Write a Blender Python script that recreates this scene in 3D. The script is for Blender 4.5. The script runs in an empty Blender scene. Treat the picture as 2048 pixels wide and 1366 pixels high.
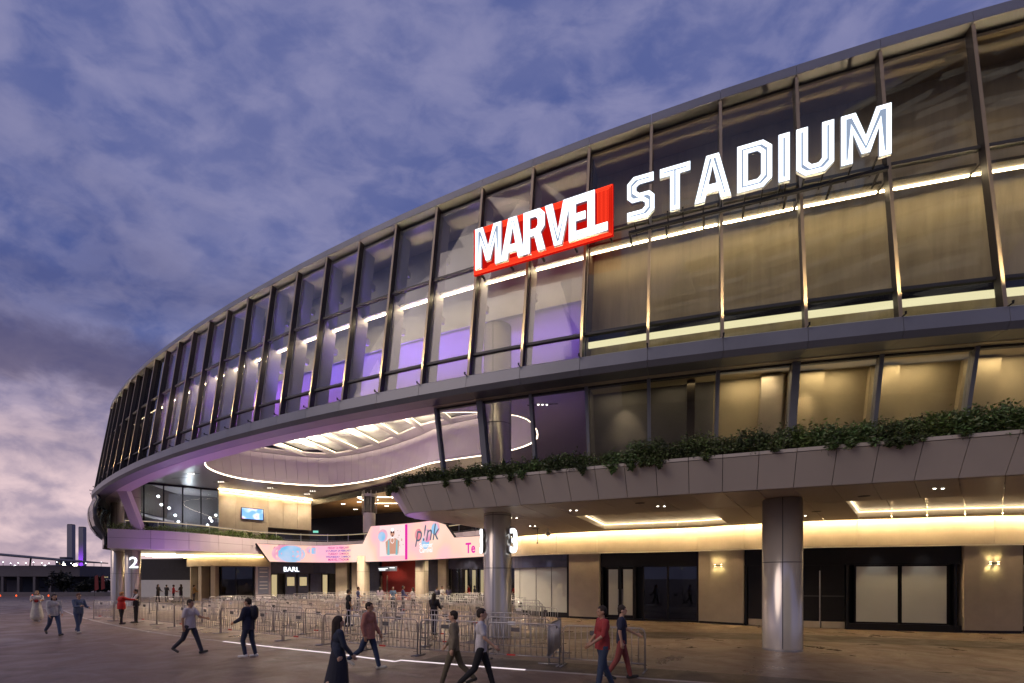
import bpy, bmesh, math, random
import numpy as np
from mathutils import Vector, Matrix, geometry

R = math.radians
random.seed(7)
rng = np.random.default_rng(7)
SC = bpy.context.scene
COL = SC.collection

# ------------------------------------------------------------------ camera
cam_d = bpy.data.cameras.new('camera')
cam = bpy.data.objects.new('camera', cam_d)
COL.objects.link(cam)
cam.location = (0, 0, 2.4)
cam.rotation_euler = (R(90), 0, 0)
cam_d.sensor_width = 36.0
cam_d.lens = 17.0
cam_d.shift_y = 0.2305
cam_d.clip_start = 0.1
cam_d.clip_end = 6000
SC.camera = cam

# ------------------------------------------------------------------ world: dusk sky with broken cloud
wd = bpy.data.worlds.new('World')
SC.world = wd
wd.use_nodes = True
nt = wd.node_tree
for n in list(nt.nodes):
    nt.nodes.remove(n)
N, L = nt.nodes.new, nt.links.new


def setin(node, **kw):
    for k, v in kw.items():
        node.inputs[k].default_value = v


def wmath(op, a=None, b=None, c=None):
    m = N('ShaderNodeMath')
    m.operation = op
    for i, v in enumerate((a, b, c)):
        if v is None:
            continue
        if isinstance(v, (int, float)):
            m.inputs[i].default_value = v
        else:
            L(v, m.inputs[i])
    return m.outputs[0]


def wmix(fac, a, b, blend='MIX'):
    m = N('ShaderNodeMix')
    m.data_type = 'RGBA'
    m.blend_type = blend
    for sock, v in ((m.inputs[0], fac), (m.inputs[6], a), (m.inputs[7], b)):
        if isinstance(v, (int, float)):
            sock.default_value = v
        elif isinstance(v, tuple):
            sock.default_value = (*v, 1)
        else:
            L(v, sock)
    return m.outputs[2]


SUN_EL, SUN_ROT = R(2.0), R(-62)
tc = N('ShaderNodeTexCoord')
sky = N('ShaderNodeTexSky')
sky.sky_type = 'NISHITA'
sky.sun_disc = False
sky.sun_elevation = SUN_EL
sky.sun_rotation = SUN_ROT
sky.dust_density = 1.5
sky.ozone_density = 4.0
sep = N('ShaderNodeSeparateXYZ')
L(tc.outputs['Generated'], sep.inputs[0])
zc = wmath('ADD', wmath('MAXIMUM', sep.outputs[2], 0.0), 0.42)
cx = wmath('DIVIDE', sep.outputs[0], zc)
cy = wmath('DIVIDE', sep.outputs[1], zc)
cmb = N('ShaderNodeCombineXYZ')
L(cx, cmb.inputs[0]); L(cy, cmb.inputs[1])


def wnoise(scale, detail, rough, off, dist=0.0, sx=1.0, sy=1.0):
    mp = N('ShaderNodeMapping')
    mp.inputs['Location'].default_value = off
    mp.inputs['Rotation'].default_value = (0, 0, R(24))
    mp.inputs['Scale'].default_value = (sx, sy, 1)
    L(cmb.outputs[0], mp.inputs[0])
    n = N('ShaderNodeTexNoise')
    n.noise_dimensions = '2D'
    setin(n, Scale=scale, Detail=detail, Roughness=rough, Distortion=dist)
    L(mp.outputs[0], n.inputs['Vector'])
    return n.outputs[0]


def wramp(v, a, b):
    m = N('ShaderNodeMapRange')
    m.interpolation_type = 'SMOOTHSTEP'
    m.inputs[1].default_value = a
    m.inputs[2].default_value = b
    L(v, m.inputs[0])
    return m.outputs[0]


# thin high veil, mid lumps and darker low banks
def dnoise(scale, detail, rough, off, st, dist=0.2):
    mp = N('ShaderNodeMapping')
    mp.inputs['Location'].default_value = off
    mp.inputs['Rotation'].default_value = (0, R(-38), R(14))
    mp.inputs['Scale'].default_value = st
    L(tc.outputs['Generated'], mp.inputs[0])
    n = N('ShaderNodeTexNoise')
    setin(n, Scale=scale, Detail=detail, Roughness=rough, Distortion=dist)
    L(mp.outputs[0], n.inputs['Vector'])
    return n.outputs[0]


veil = wramp(dnoise(2.0, 6, 0.55, (3.1, 1.7, 0.4), (0.65, 1, 1.1)), 0.32, 0.70)
lumps = wramp(dnoise(14.0, 6, 0.55, (7.7, 2.3, 1.0), (0.5, 1, 1.3), 0.35), 0.38, 0.66)
fine = wramp(dnoise(24.0, 5, 0.55, (2.2, 8.3, 1.0), (0.6, 1, 1.1), 0.3), 0.40, 0.66)
bk1 = wramp(dnoise(2.3, 8, 0.58, (4.52, 0.2, 2.1), (0.8, 0.8, 1.9), 0.45), 0.40, 0.66)
bk2 = wmath('MULTIPLY', wramp(sep.outputs[2], 0.70, 0.30), wramp(sep.outputs[2], 0.10, 0.30))
# one heavy bank low in the west
vs_ = N('ShaderNodeVectorMath'); vs_.operation = 'SUBTRACT'
L(tc.outputs['Generated'], vs_.inputs[0]); vs_.inputs[1].default_value = (-0.645, 0.690, 0.322)
vm_ = N('ShaderNodeVectorMath'); vm_.operation = 'MULTIPLY'
L(vs_.outputs[0], vm_.inputs[0]); vm_.inputs[1].default_value = (3.4, 3.4, 13.0)
vl_ = N('ShaderNodeVectorMath'); vl_.operation = 'LENGTH'
L(vm_.outputs[0], vl_.inputs[0])
blob = wramp(wmath('ADD', vl_.outputs['Value'], wmath('MULTIPLY', dnoise(9.0, 6, 0.6, (1, 2, 3), (0.8, 0.8, 1.4), 0.3), 1.5)), 1.75, 1.05)
banks = wmath('MAXIMUM', wmath('MULTIPLY', bk1, wmath('MULTIPLY', bk2, 0.75)), blob)
nis = wmix(1.0, sky.outputs[0], (0.10, 0.10, 0.10), 'MULTIPLY')
# clear dusk air between the clouds
air_hi = (0.062, 0.098, 0.315)
air_lo = (0.215, 0.205, 0.365)
low = wramp(sep.outputs[2], 0.42, 0.02)
air = wmix(low, air_hi, air_lo)
air = wmix(0.18, air, nis)
glow = wramp(sep.outputs[2], 0.40, 0.10)
# warm afterglow where the sun went down
sd = N('ShaderNodeVectorMath'); sd.operation = 'DOT_PRODUCT'
L(tc.outputs['Generated'], sd.inputs[0])
sd.inputs[1].default_value = (math.sin(SUN_ROT), math.cos(SUN_ROT), 0.12)
west = wramp(sd.outputs['Value'], 0.45, 0.98)
warm = wmath('MULTIPLY', glow, west)
lum_c = wmix(warm, (0.275, 0.270, 0.440), (1.05, 0.77, 0.74))
air = wmix(wmath('MULTIPLY', warm, 0.45), air, (0.50, 0.37, 0.42))
bank_c = wmix(warm, (0.070, 0.066, 0.150), (0.105, 0.080, 0.140))
c1 = wmix(wmath('MULTIPLY', veil, 0.38), air, lum_c)
c2 = wmix(wmath('MULTIPLY', lumps, 0.55), c1, lum_c)
c2 = wmix(wmath('MULTIPLY', fine, 0.34), c2, lum_c)
c3 = wmix(wmath('MULTIPLY', banks, 0.80), c2, bank_c)
bg = N('ShaderNodeBackground')
L(c3, bg.inputs[0])
bg.inputs[1].default_value = 1.08
wo = N('ShaderNodeOutputWorld')
L(bg.outputs[0], wo.inputs[0])

# last light of the afterglow, broad and weak
sun_d = bpy.data.lights.new('sun', 'SUN')
sun = bpy.data.objects.new('sun', sun_d)
COL.objects.link(sun)
sun_d.energy = 0.95
sun_d.angle = R(35)
sun_d.color = (1.0, 0.80, 0.66)
sun.rotation_euler = (R(58), 0, R(-56))

SC.view_settings.view_transform = 'Standard'
SC.view_settings.look = 'None'
SC.view_settings.exposure = 0.0
SC.view_settings.gamma = 1.0
SC.view_settings.use_curve_mapping = False
cy_ = SC.cycles
cy_.use_denoising = True
cy_.max_bounces = 6
cy_.diffuse_bounces = 3
cy_.glossy_bounces = 3
cy_.transmission_bounces = 4
cy_.transparent_max_bounces = 24
cy_.caustics_reflective = False
cy_.caustics_refractive = False
cy_.sample_clamp_indirect = 2.0
cy_.use_light_tree = True

# ------------------------------------------------------------------ materials
MATS = {}


def new_mat(name):
    m = bpy.data.materials.new(name)
    m.use_nodes = True
    t = m.node_tree
    for n in list(t.nodes):
        t.nodes.remove(n)
    out = t.nodes.new('ShaderNodeOutputMaterial')
    MATS[name] = m
    return m, t, out


def pbr(name, col, rough=0.5, metal=0.0, var=0.12, scale=3.0, rvar=0.1, bump=0.0, bscale=40.0, island=0.0,
        stretch=None, spec=0.5, col2=None):
    """Principled surface with two-octave colour drift, uneven gloss and optional fine relief."""
    m, t, out = new_mat(name)
    n, l = t.nodes.new, t.links.new
    b = n('ShaderNodeBsdfPrincipled')
    tcn = n('ShaderNodeTexCoord')
    mp = n('ShaderNodeMapping')
    l(tcn.outputs['Object'], mp.inputs[0])
    if stretch:
        mp.inputs['Scale'].default_value = stretch
    nz = n('ShaderNodeTexNoise')
    nz.inputs['Scale'].default_value = scale
    nz.inputs['Detail'].default_value = 6
    nz.inputs['Roughness'].default_value = 0.62
    l(mp.outputs[0], nz.inputs['Vector'])
    mr = n('ShaderNodeMapRange')
    mr.inputs[1].default_value = 0.3
    mr.inputs[2].default_value = 0.7
    l(nz.outputs[0], mr.inputs[0])
    mx = n('ShaderNodeMix')
    mx.data_type = 'RGBA'
    lo = tuple(c * (1 - var) for c in col)
    hi = tuple(min(1, c * (1 + var)) for c in (col2 or col))
    mx.inputs[6].default_value = (*lo, 1)
    mx.inputs[7].default_value = (*hi, 1)
    l(mr.outputs[0], mx.inputs[0])
    colour = mx.outputs[2]
    if island:
        g = n('ShaderNodeNewGeometry')
        hs = n('ShaderNodeHueSaturation')
        mr2 = n('ShaderNodeMapRange')
        mr2.inputs[3].default_value = 1 - island
        mr2.inputs[4].default_value = 1 + island
        l(g.outputs['Random Per Island'], mr2.inputs[0])
        l(mr2.outputs[0], hs.inputs['Value'])
        mr3 = n('ShaderNodeMapRange')
        mr3.inputs[3].default_value = 0.5 - island * 0.06
        mr3.inputs[4].default_value = 0.5 + island * 0.05
        l(g.outputs['Random Per Island'], mr3.inputs[0])
        l(mr3.outputs[0], hs.inputs['Hue'])
        l(colour, hs.inputs['Color'])
        colour = hs.outputs[0]
    l(colour, b.inputs['Base Color'])
    rr = n('ShaderNodeMapRange')
    rr.inputs[3].default_value = max(0.02, rough - rvar)
    rr.inputs[4].default_value = min(1, rough + rvar)
    l(nz.outputs[0], rr.inputs[0])
    l(rr.outputs[0], b.inputs['Roughness'])
    b.inputs['Metallic'].default_value = metal
    b.inputs['Specular IOR Level'].default_value = spec
    if bump:
        n2 = n('ShaderNodeTexNoise')
        n2.inputs['Scale'].default_value = bscale
        n2.inputs['Detail'].default_value = 4
        l(mp.outputs[0], n2.inputs['Vector'])
        bp = n('ShaderNodeBump')
        bp.inputs['Strength'].default_value = bump
        bp.inputs['Distance'].default_value = 0.02
        l(n2.outputs[0], bp.inputs['Height'])
        l(bp.outputs[0], b.inputs['Normal'])
    l(b.outputs[0], out.inputs[0])
    return m


def emit(name, col, strength):
    m, t, out = new_mat(name)
    e = t.nodes.new('ShaderNodeEmission')
    e.inputs[0].default_value = (*col, 1)
    e.inputs[1].default_value = strength
    t.links.new(e.outputs[0], out.inputs[0])
    return m


def glass(name, tint=(0.86, 0.88, 0.88), gain=1.0, rough=0.0, base=0.03):
    m, t, out = new_mat(name)
    n, l = t.nodes.new, t.links.new
    tr = n('ShaderNodeBsdfTransparent'); tr.inputs[0].default_value = (*tint, 1)
    gl = n('ShaderNodeBsdfGlossy'); gl.inputs['Roughness'].default_value = rough
    gl.inputs[0].default_value = (0.9, 0.92, 0.95, 1)
    lw = n('ShaderNodeLayerWeight'); lw.inputs[0].default_value = 0.5
    pw = n('ShaderNodeMath'); pw.operation = 'POWER'; pw.inputs[1].default_value = 4.0
    l(lw.outputs['Facing'], pw.inputs[0])
    mu = n('ShaderNodeMath'); mu.operation = 'MULTIPLY_ADD'; mu.use_clamp = True
    mu.inputs[1].default_value = 0.55 * gain; mu.inputs[2].default_value = base
    l(pw.outputs[0], mu.inputs[0])
    mx = n('ShaderNodeMixShader')
    l(mu.outputs[0], mx.inputs[0]); l(tr.outputs[0], mx.inputs[1]); l(gl.outputs[0], mx.inputs[2])
    l(mx.outputs[0], out.inputs[0])
    return m


def ground_mat(name, lo, hi, rough, cell=0.0, joint=None):
    """Weathered paving: broad tone drift, blotchy stains, fine grit, small dark spots and optional joints."""
    m, t, out = new_mat(name)
    n, l = t.nodes.new, t.links.new
    b = n('ShaderNodeBsdfPrincipled')
    tcn = n('ShaderNodeTexCoord')

    def nz(sc, det, ro, dist=0.0):
        q = n('ShaderNodeTexNoise')
        q.inputs['Scale'].default_value = sc; q.inputs['Detail'].default_value = det
        q.inputs['Roughness'].default_value = ro; q.inputs['Distortion'].default_value = dist
        l(tcn.outputs['Object'], q.inputs['Vector'])
        return q.outputs[0]

    def mr(v, a, b_, c=0.0, d=1.0):
        q = n('ShaderNodeMapRange')
        for i_, x in enumerate((a, b_, c, d)):
            q.inputs[i_ + 1].default_value = x
        l(v, q.inputs[0])
        return q.outputs[0]

    def mul(u, v):
        q = n('ShaderNodeMath'); q.operation = 'MULTIPLY'
        l(u, q.inputs[0])
        if isinstance(v, float):
            q.inputs[1].default_value = v
        else:
            l(v, q.inputs[1])
        return q.outputs[0]
    broad = mr(nz(0.18, 5, 0.6, 0.6), 0.3, 0.7)
    stain = mr(nz(0.9, 8, 0.7, 1.2), 0.52, 0.66, 1.0, 0.62)
    grit = mr(nz(34, 3, 0.6), 0.3, 0.7, 0.78, 1.2)
    vo = n('ShaderNodeTexVoronoi'); vo.inputs['Scale'].default_value = 1.7
    l(tcn.outputs['Object'], vo.inputs['Vector'])
    spots = mr(vo.outputs['Distance'], 0.030, 0.045, 0.55, 1.0)
    mx = n('ShaderNodeMix'); mx.data_type = 'RGBA'
    mx.inputs[6].default_value = (*lo, 1); mx.inputs[7].default_value = (*hi, 1)
    l(broad, mx.inputs[0])
    f = mul(mul(stain, grit), spots)
    if joint:
        br = n('ShaderNodeTexBrick')
        mp = n('ShaderNodeMapping'); mp.inputs['Rotation'].default_value = (0, 0, R(-24))
        l(tcn.outputs['Object'], mp.inputs[0]); l(mp.outputs[0], br.inputs['Vector'])
        br.inputs['Scale'].default_value = 1.0
        br.inputs['Brick Width'].default_value = joint[0]; br.inputs['Row Height'].default_value = joint[1]
        br.inputs['Mortar Size'].default_value = 0.008; br.inputs['Mortar Smooth'].default_value = 0.3
        br.inputs['Color1'].default_value = (1, 1, 1, 1); br.inputs['Color2'].default_value = (0.86, 0.86, 0.86, 1); br.inputs['Mortar'].default_value = (0.45, 0.45, 0.45, 1)
        rgb = n('ShaderNodeRGBToBW'); l(br.outputs['Color'], rgb.inputs[0])
        f = mul(f, rgb.outputs[0])
    sc = n('ShaderNodeVectorMath'); sc.operation = 'SCALE'
    l(mx.outputs[2], sc.inputs[0]); l(f, sc.inputs['Scale'])
    l(sc.outputs[0], b.inputs['Base Color'])
    l(mr(nz(0.7, 7, 0.65, 0.8), 0.3, 0.7, rough - 0.18, rough + 0.16), b.inputs['Roughness'])
    bp = n('ShaderNodeBump'); bp.inputs['Strength'].default_value = 0.35; bp.inputs['Distance'].default_value = 0.015
    l(nz(60, 3, 0.6), bp.inputs['Height']); l(bp.outputs[0], b.inputs['Normal'])
    l(b.outputs[0], out.inputs[0])
    return m


ground_mat('asphalt', (0.128, 0.086, 0.066), (0.185, 0.125, 0.094), 0.48)
ground_mat('paving', (0.150, 0.106, 0.076), (0.215, 0.155, 0.112), 0.38, joint=(2.4, 1.2))
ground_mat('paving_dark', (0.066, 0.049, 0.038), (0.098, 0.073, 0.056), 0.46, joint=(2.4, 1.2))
pbr('paint_line', (0.25, 0.21, 0.18), 0.7, var=0.25, scale=6)
pbr('strip_metal', (0.42, 0.40, 0.40), 0.4, metal=0.3)
pbr('facade_metal', (0.195, 0.205, 0.245), 0.40, metal=0.25, var=0.08, scale=0.8, rvar=0.04)
pbr('mullion_shaded', (0.045, 0.038, 0.034), 0.42, metal=0.2, var=0.08)  # unlit side faces painted dark
pbr('mullion_lit', (0.30, 0.245, 0.185), 0.42, metal=0.2, var=0.08)  # same mullions, front painted lighter as if lit
pbr('panel_beige', (0.62, 0.575, 0.53), 0.42, metal=0.1, var=0.05, scale=0.5, stretch=(1, 1, 0.3), rvar=0.04)
pbr('soffit_metal', (0.80, 0.71, 0.59), 0.26, metal=0.12, var=0.03, scale=0.4, rvar=0.02)
pbr('ceiling_metal', (0.56, 0.52, 0.53), 0.34, metal=0.1, var=0.03, scale=0.4, rvar=0.03)
pbr('void_panel', (0.66, 0.62, 0.62), 0.30, metal=0.15, var=0.03, scale=0.4, rvar=0.03)
pbr('fascia_purple_lit', (0.47, 0.41, 0.47), 0.38, metal=0.2, var=0.05, scale=0.5)  # purple light on the fascia mixed into its colour
pbr('column_metal', (0.58, 0.545, 0.51), 0.22, metal=0.5, var=0.03, scale=0.5, rvar=0.02)
pbr('stone_wall', (0.42, 0.355, 0.285), 0.55, var=0.10, scale=1.2, bump=0.05)
pbr('cover_strip', (0.04, 0.04, 0.045), 0.5, var=0.1)
pbr('black_frame', (0.010, 0.010, 0.014), 0.45, var=0.1, spec=0.25)
pbr('dark_room', (0.035, 0.032, 0.036), 0.8, var=0.2)
pbr('hull_dark', (0.012, 0.013, 0.018), 0.16, metal=0.0, var=0.2)
pbr('curtain', (0.40, 0.33, 0.215), 0.8, var=0.20, scale=0.9, stretch=(3, 3, 0.25))
pbr('curtain_dark', (0.10, 0.08, 0.058), 0.6, var=0.3, scale=0.8, stretch=(2, 2, 0.4))
pbr('bulkhead', (0.42, 0.42, 0.46), 0.55, var=0.06)
pbr('blade_white', (0.62, 0.60, 0.58), 0.5, var=0.05)
pbr('room_wall', (0.42, 0.34, 0.22), 0.6, var=0.14, scale=0.7)
pbr('room_dark', (0.17, 0.16, 0.165), 0.6, var=0.15, scale=0.7)
pbr('brown_ceiling', (0.30, 0.19, 0.105), 0.5, var=0.1)
pbr('red_wall', (0.26, 0.022, 0.020), 0.6, var=0.1)
pbr('navy', (0.035, 0.04, 0.085), 0.4, var=0.2)
pbr('poster_blue', (0.21, 0.24, 0.36), 0.5, var=0.05)
pbr('white_board', (0.62, 0.62, 0.60), 0.5, var=0.04)
pbr('frosted', (0.56, 0.56, 0.52), 0.6, var=0.05, scale=0.6)
pbr('galv', (0.38, 0.37, 0.38), 0.34, metal=0.7, var=0.15, scale=8)
pbr('tag_dark', (0.10, 0.095, 0.10), 0.5, var=0.1)
pbr('tag_white', (0.70, 0.70, 0.72), 0.5, var=0.05)
pbr('red_plastic', (0.55, 0.035, 0.03), 0.45, var=0.1)
pbr('leaf', (0.050, 0.085, 0.026), 0.55, var=0.55, scale=1.1, island=0.65, col2=(0.075, 0.100, 0.028))
pbr('leaf_bright', (0.10, 0.15, 0.035), 0.5, var=0.3, scale=2, island=0.5)
pbr('leaf_mid', (0.085, 0.135, 0.040), 0.5, var=0.4, scale=1.6, island=0.6)
pbr('leaf_far', (0.010, 0.014, 0.010), 0.8, var=0.3, scale=0.5, island=0.4)
pbr('soil', (0.03, 0.022, 0.016), 0.9, var=0.3)
pbr('stem', (0.06, 0.045, 0.03), 0.8, var=0.3)
pbr('far_concrete', (0.22, 0.22, 0.26), 0.8, var=0.08, scale=0.02)
pbr('far_dark', (0.045, 0.05, 0.07), 0.8, var=0.2, scale=0.1)
pbr('shed_wall', (0.13, 0.12, 0.13), 0.8, var=0.15, scale=0.4)
pbr('sign_red', (0.55, 0.012, 0.008), 0.4, var=0.05)
pbr('letter_face', (0.55, 0.60, 0.68), 0.5, var=0.03)
pbr('table_wood', (0.16, 0.10, 0.055), 0.5)
emit('led_warm', (1.0, 0.78, 0.44), 28)
emit('led_warm_soft', (1.0, 0.82, 0.52), 5.0)
emit('led_beam', (1.0, 0.90, 0.52), 1.15)
emit('led_cove', (1.0, 0.83, 0.60), 9)
emit('led_wash', (1.0, 0.72, 0.36), 160)
emit('led_gold', (1.0, 0.70, 0.32), 34)
emit('rail_glow', (1.0, 0.78, 0.45), 0.9)
emit('led_down', (1.0, 0.92, 0.80), 14)
emit('led_tray', (1.0, 0.80, 0.52), 5)
emit('led_white', (0.92, 0.96, 1.0), 7)
emit('neon_white', (0.88, 0.94, 1.0), 2.4)
emit('neon_dim', (0.50, 0.62, 0.85), 0.62)
emit('neon_red', (1.0, 0.055, 0.02), 1.5)
emit('sign_glow_red', (0.80, 0.010, 0.006), 0.62)
emit('ground_led', (1.0, 0.86, 0.90), 1.05)
emit('number_white', (0.93, 0.97, 1.0), 2.2)
emit('purple_lamp', (0.28, 0.03, 1.0), 6)
emit('purple_dim', (0.16, 0.02, 0.60), 0.5)
emit('orange_lamp', (1.0, 0.10, 0.02), 2.0)
emit('star_lamp', (1.0, 0.92, 0.75), 30)
emit('warm_window', (1.0, 0.78, 0.42), 0.55)
emit('exit_green', (0.3, 0.9, 0.7), 0.8)
glass('glass_clear', (0.88, 0.89, 0.90), 1.0, base=0.035)
glass('glass_dark', (0.42, 0.41, 0.42), 1.6, base=0.05)
glass('glass_rail', (0.86, 0.89, 0.91), 0.9, base=0.03)
glass('glass_low', (0.80, 0.80, 0.80), 1.2, base=0.05)

# ------------------------------------------------------------------ mesh helpers


def mesh_obj(name, verts, faces, mat, parent=None, smooth=False, kind=None):
    me = bpy.data.meshes.new(name)
    me.from_pydata([tuple(v) for v in verts], [], faces)
    if isinstance(mat, str):
        mat = MATS[mat]
    me.materials.append(mat)
    if smooth:
        me.shade_smooth()
    me.update()
    o = bpy.data.objects.new(name, me)
    COL.objects.link(o)
    if parent is not None:
        o.parent = parent
    if kind:
        o['kind'] = kind
    return o


class MB:
    def __init__(self):
        self.v = []
        self.f = []

    def add(self, vs, fs):
        b = len(self.v)
        self.v += [tuple(v) for v in vs]
        self.f += [tuple(i + b for i in f) for f in fs]
        return self

    def hexa(self, p):
        """8 corners: bottom ring 0-3, top ring 4-7."""
        return self.add(p, [(0, 3, 2, 1), (4, 5, 6, 7), (0, 1, 5, 4), (1, 2, 6, 5), (2, 3, 7, 6), (3, 0, 4, 7)])

    def box(self, x0, y0, z0, x1, y1, z1):
        return self.hexa([(x0, y0, z0), (x1, y0, z0), (x1, y1, z0), (x0, y1, z0),
                          (x0, y0, z1), (x1, y0, z1), (x1, y1, z1), (x0, y1, z1)])

    def tube(self, pts, r, seg=6, cap=True):
        pts = [Vector(p) for p in pts]
        rings = []
        up = Vector((0, 0, 1))
        for i, p in enumerate(pts):
            d = (pts[min(i + 1, len(pts) - 1)] - pts[max(i - 1, 0)]).normalized()
            a = d.cross(up)
            if a.length < 0.05:
                a = d.cross(Vector((1, 0, 0)))
            a.normalize()
            b = a.cross(d)
            rr = r[i] if isinstance(r, (list, tuple)) else r
            rings.append([p + (a * math.cos(2 * math.pi * k / seg) + b * math.sin(2 * math.pi * k / seg)) * rr for k in range(seg)])
        vs = [v for ring in rings for v in ring]
        fs = []
        for i in range(len(rings) - 1):
            for k in range(seg):
                k2 = (k + 1) % seg
                fs.append((i * seg + k, i * seg + k2, (i + 1) * seg + k2, (i + 1) * seg + k))
        if cap:
            fs.append(tuple(range(seg - 1, -1, -1)))
            fs.append(tuple((len(rings) - 1) * seg + k for k in range(seg)))
        return self.add(vs, fs)

    def lathe(self, cx, cy, prof, seg=40):
        vs, fs = [], []
        for (r, z) in prof:
            for k in range(seg):
                a = 2 * math.pi * k / seg
                vs.append((cx + r * math.cos(a), cy + r * math.sin(a), z))
        for i in range(len(prof) - 1):
            for k in range(seg):
                k2 = (k + 1) % seg
                fs.append((i * seg + k, i * seg + k2, (i + 1) * seg + k2, (i + 1) * seg + k))
        fs.append(tuple(range(seg - 1, -1, -1)))
        fs.append(tuple((len(prof) - 1) * seg + k for k in range(seg)))
        return self.add(vs, fs)

    def build(self, name, mat, parent=None, smooth=False, kind=None):
        return mesh_obj(name, self.v, self.f, mat, parent, smooth, kind)


def empty(name, loc=(0, 0, 0), rz=0.0):
    o = bpy.data.objects.new(name, None)
    o.empty_display_size = 0.3
    COL.objects.link(o)
    o.location = loc
    o.rotation_euler = (0, 0, rz)
    return o


def tag(o, label=None, cat=None, group=None, kind=None):
    for k, v in (('label', label), ('category', cat), ('group', group), ('kind', kind)):
        if v:
            o[k] = v
    return o


def copy_tree(o, parent=None):
    c = o.copy()
    COL.objects.link(c)
    if parent is not None:
        c.parent = parent
    for ch in [x for x in bpy.data.objects if x.parent == o]:
        copy_tree(ch, c)
    return c


def ramp_tree(o):
    return list(o.children)


def catmull(pts, sub=8):
    P = [np.array(p, float) for p in pts]
    P = [2 * P[0] - P[1]] + P + [2 * P[-1] - P[-2]]
    out = []
    for i in range(1, len(P) - 2):
        a, b, c, d = P[i - 1:i + 3]
        for k in range(sub):
            t = k / sub
            out.append(0.5 * ((2 * b) + (-a + c) * t + (2 * a - 5 * b + 4 * c - d) * t * t + (-a + 3 * b - 3 * c + d) * t ** 3))
    out.append(P[-2])
    return np.array(out)


class Path:
    """Plan curve with arc length; off > 0 lies on the building's side."""

    def __init__(self, pts, sign=1, smooth=True):
        self.p = catmull(pts) if smooth else np.array(pts, float)
        d = np.diff(self.p, axis=0)
        self.s = np.r_[0, np.cumsum(np.hypot(d[:, 0], d[:, 1]))]
        self.len = self.s[-1]
        self.sign = sign
        tv = np.gradient(self.p, self.s, axis=0)
        tv /= np.hypot(tv[:, 0], tv[:, 1])[:, None]
        self.t = tv

    def at(self, s, off=0.0):
        x = np.interp(s, self.s, self.p[:, 0])
        y = np.interp(s, self.s, self.p[:, 1])
        if s > self.len:
            x, y = self.p[-1] + self.t[-1] * (s - self.len)
        if s < 0:
            x, y = self.p[0] + self.t[0] * s
        tx = np.interp(s, self.s, self.t[:, 0])
        ty = np.interp(s, self.s, self.t[:, 1])
        q = math.hypot(tx, ty)
        return x + self.sign * off * ty / q, y - self.sign * off * tx / q

    def pt(self, s, off, z):
        x, y = self.at(s, off)
        return (x, y, z)

    def near(self, x, y):
        i = int(np.argmin(np.hypot(self.p[:, 0] - x, self.p[:, 1] - y)))
        return self.s[i]

    def ang(self, s):
        tx = np.interp(s, self.s, self.t[:, 0])
        ty = np.interp(s, self.s, self.t[:, 1])
        return math.atan2(ty, tx)


def sweep(mb, path, s0, s1, prof, n=1):
    """Sweep a closed profile [(off, z)] along the path."""
    k = len(prof)
    vs = []
    for i in range(n + 1):
        s = s0 + (s1 - s0) * i / n
        vs += [path.pt(s, o, z) for o, z in prof]
    fs = []
    for i in range(n):
        for j in range(k):
            j2 = (j + 1) % k
            fs.append((i * k + j, i * k + j2, (i + 1) * k + j2, (i + 1) * k + j))
    fs.append(tuple(range(k - 1, -1, -1)))
    fs.append(tuple(n * k + j for j in range(k)))
    return mb.add(vs, fs)


def slab(path, s0, s1, o0, o1, z0, z1, name, mat, parent=None, n=1, kind=None):
    mb = MB()
    sweep(mb, path, s0, s1, [(o0, z0), (o1, z0), (o1, z1), (o0, z1)], n)
    return mb.build(name, mat, parent, kind=kind)


def poly_prism(pts, z0, z1, name, mat, parent=None, holes=(), kind=None):
    """Flat plate with optional holes, extruded from z0 to z1."""
    loops = [[Vector((x, y, 0)) for x, y in pts]] + [[Vector((x, y, 0)) for x, y in h] for h in holes]
    tris = geometry.tessellate_polygon(loops)
    flat = [v for lp in loops for v in lp]
    n = len(flat)
    vs = [(v.x, v.y, z0) for v in flat] + [(v.x, v.y, z1) for v in flat]
    fs = []
    for a, b, c in tris:
        A, B_, C = flat[a], flat[b], flat[c]
        up = (B_ - A).cross(C - A).z > 0
        t = (a, b, c) if up else (c, b, a)
        fs.append(tuple(i + n for i in t))
        fs.append(tuple(reversed(t)))
    base = 0
    for lp in loops:
        m = len(lp)
        for i in range(m):
            j = (i + 1) % m
            fs.append((base + i, base + j, base + j + n, base + i + n))
        base += m
    return mesh_obj(name, vs, fs, mat, parent, kind=kind)


def lamp(kind, loc, energy, color, parent=None, size=0.1, aim=None, spot=60, blend=0.5, size_y=None, name='lamp_light'):
    d = bpy.data.lights.new(name, kind)
    d.energy = energy
    d.color = color
    if kind == 'AREA':
        d.size = size
        if size_y:
            d.shape = 'RECTANGLE'
            d.size_y = size_y
    else:
        d.shadow_soft_size = size
    if kind == 'SPOT':
        d.spot_size = R(spot)
        d.spot_blend = blend
    o = bpy.data.objects.new(name, d)
    COL.objects.link(o)
    o.location = loc
    if aim is not None:
        v = Vector(aim) - Vector(loc)
        o.rotation_euler = v.to_track_quat('-Z', 'Y').to_euler()
    if parent is not None:
        o.parent = parent
    return o


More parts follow.
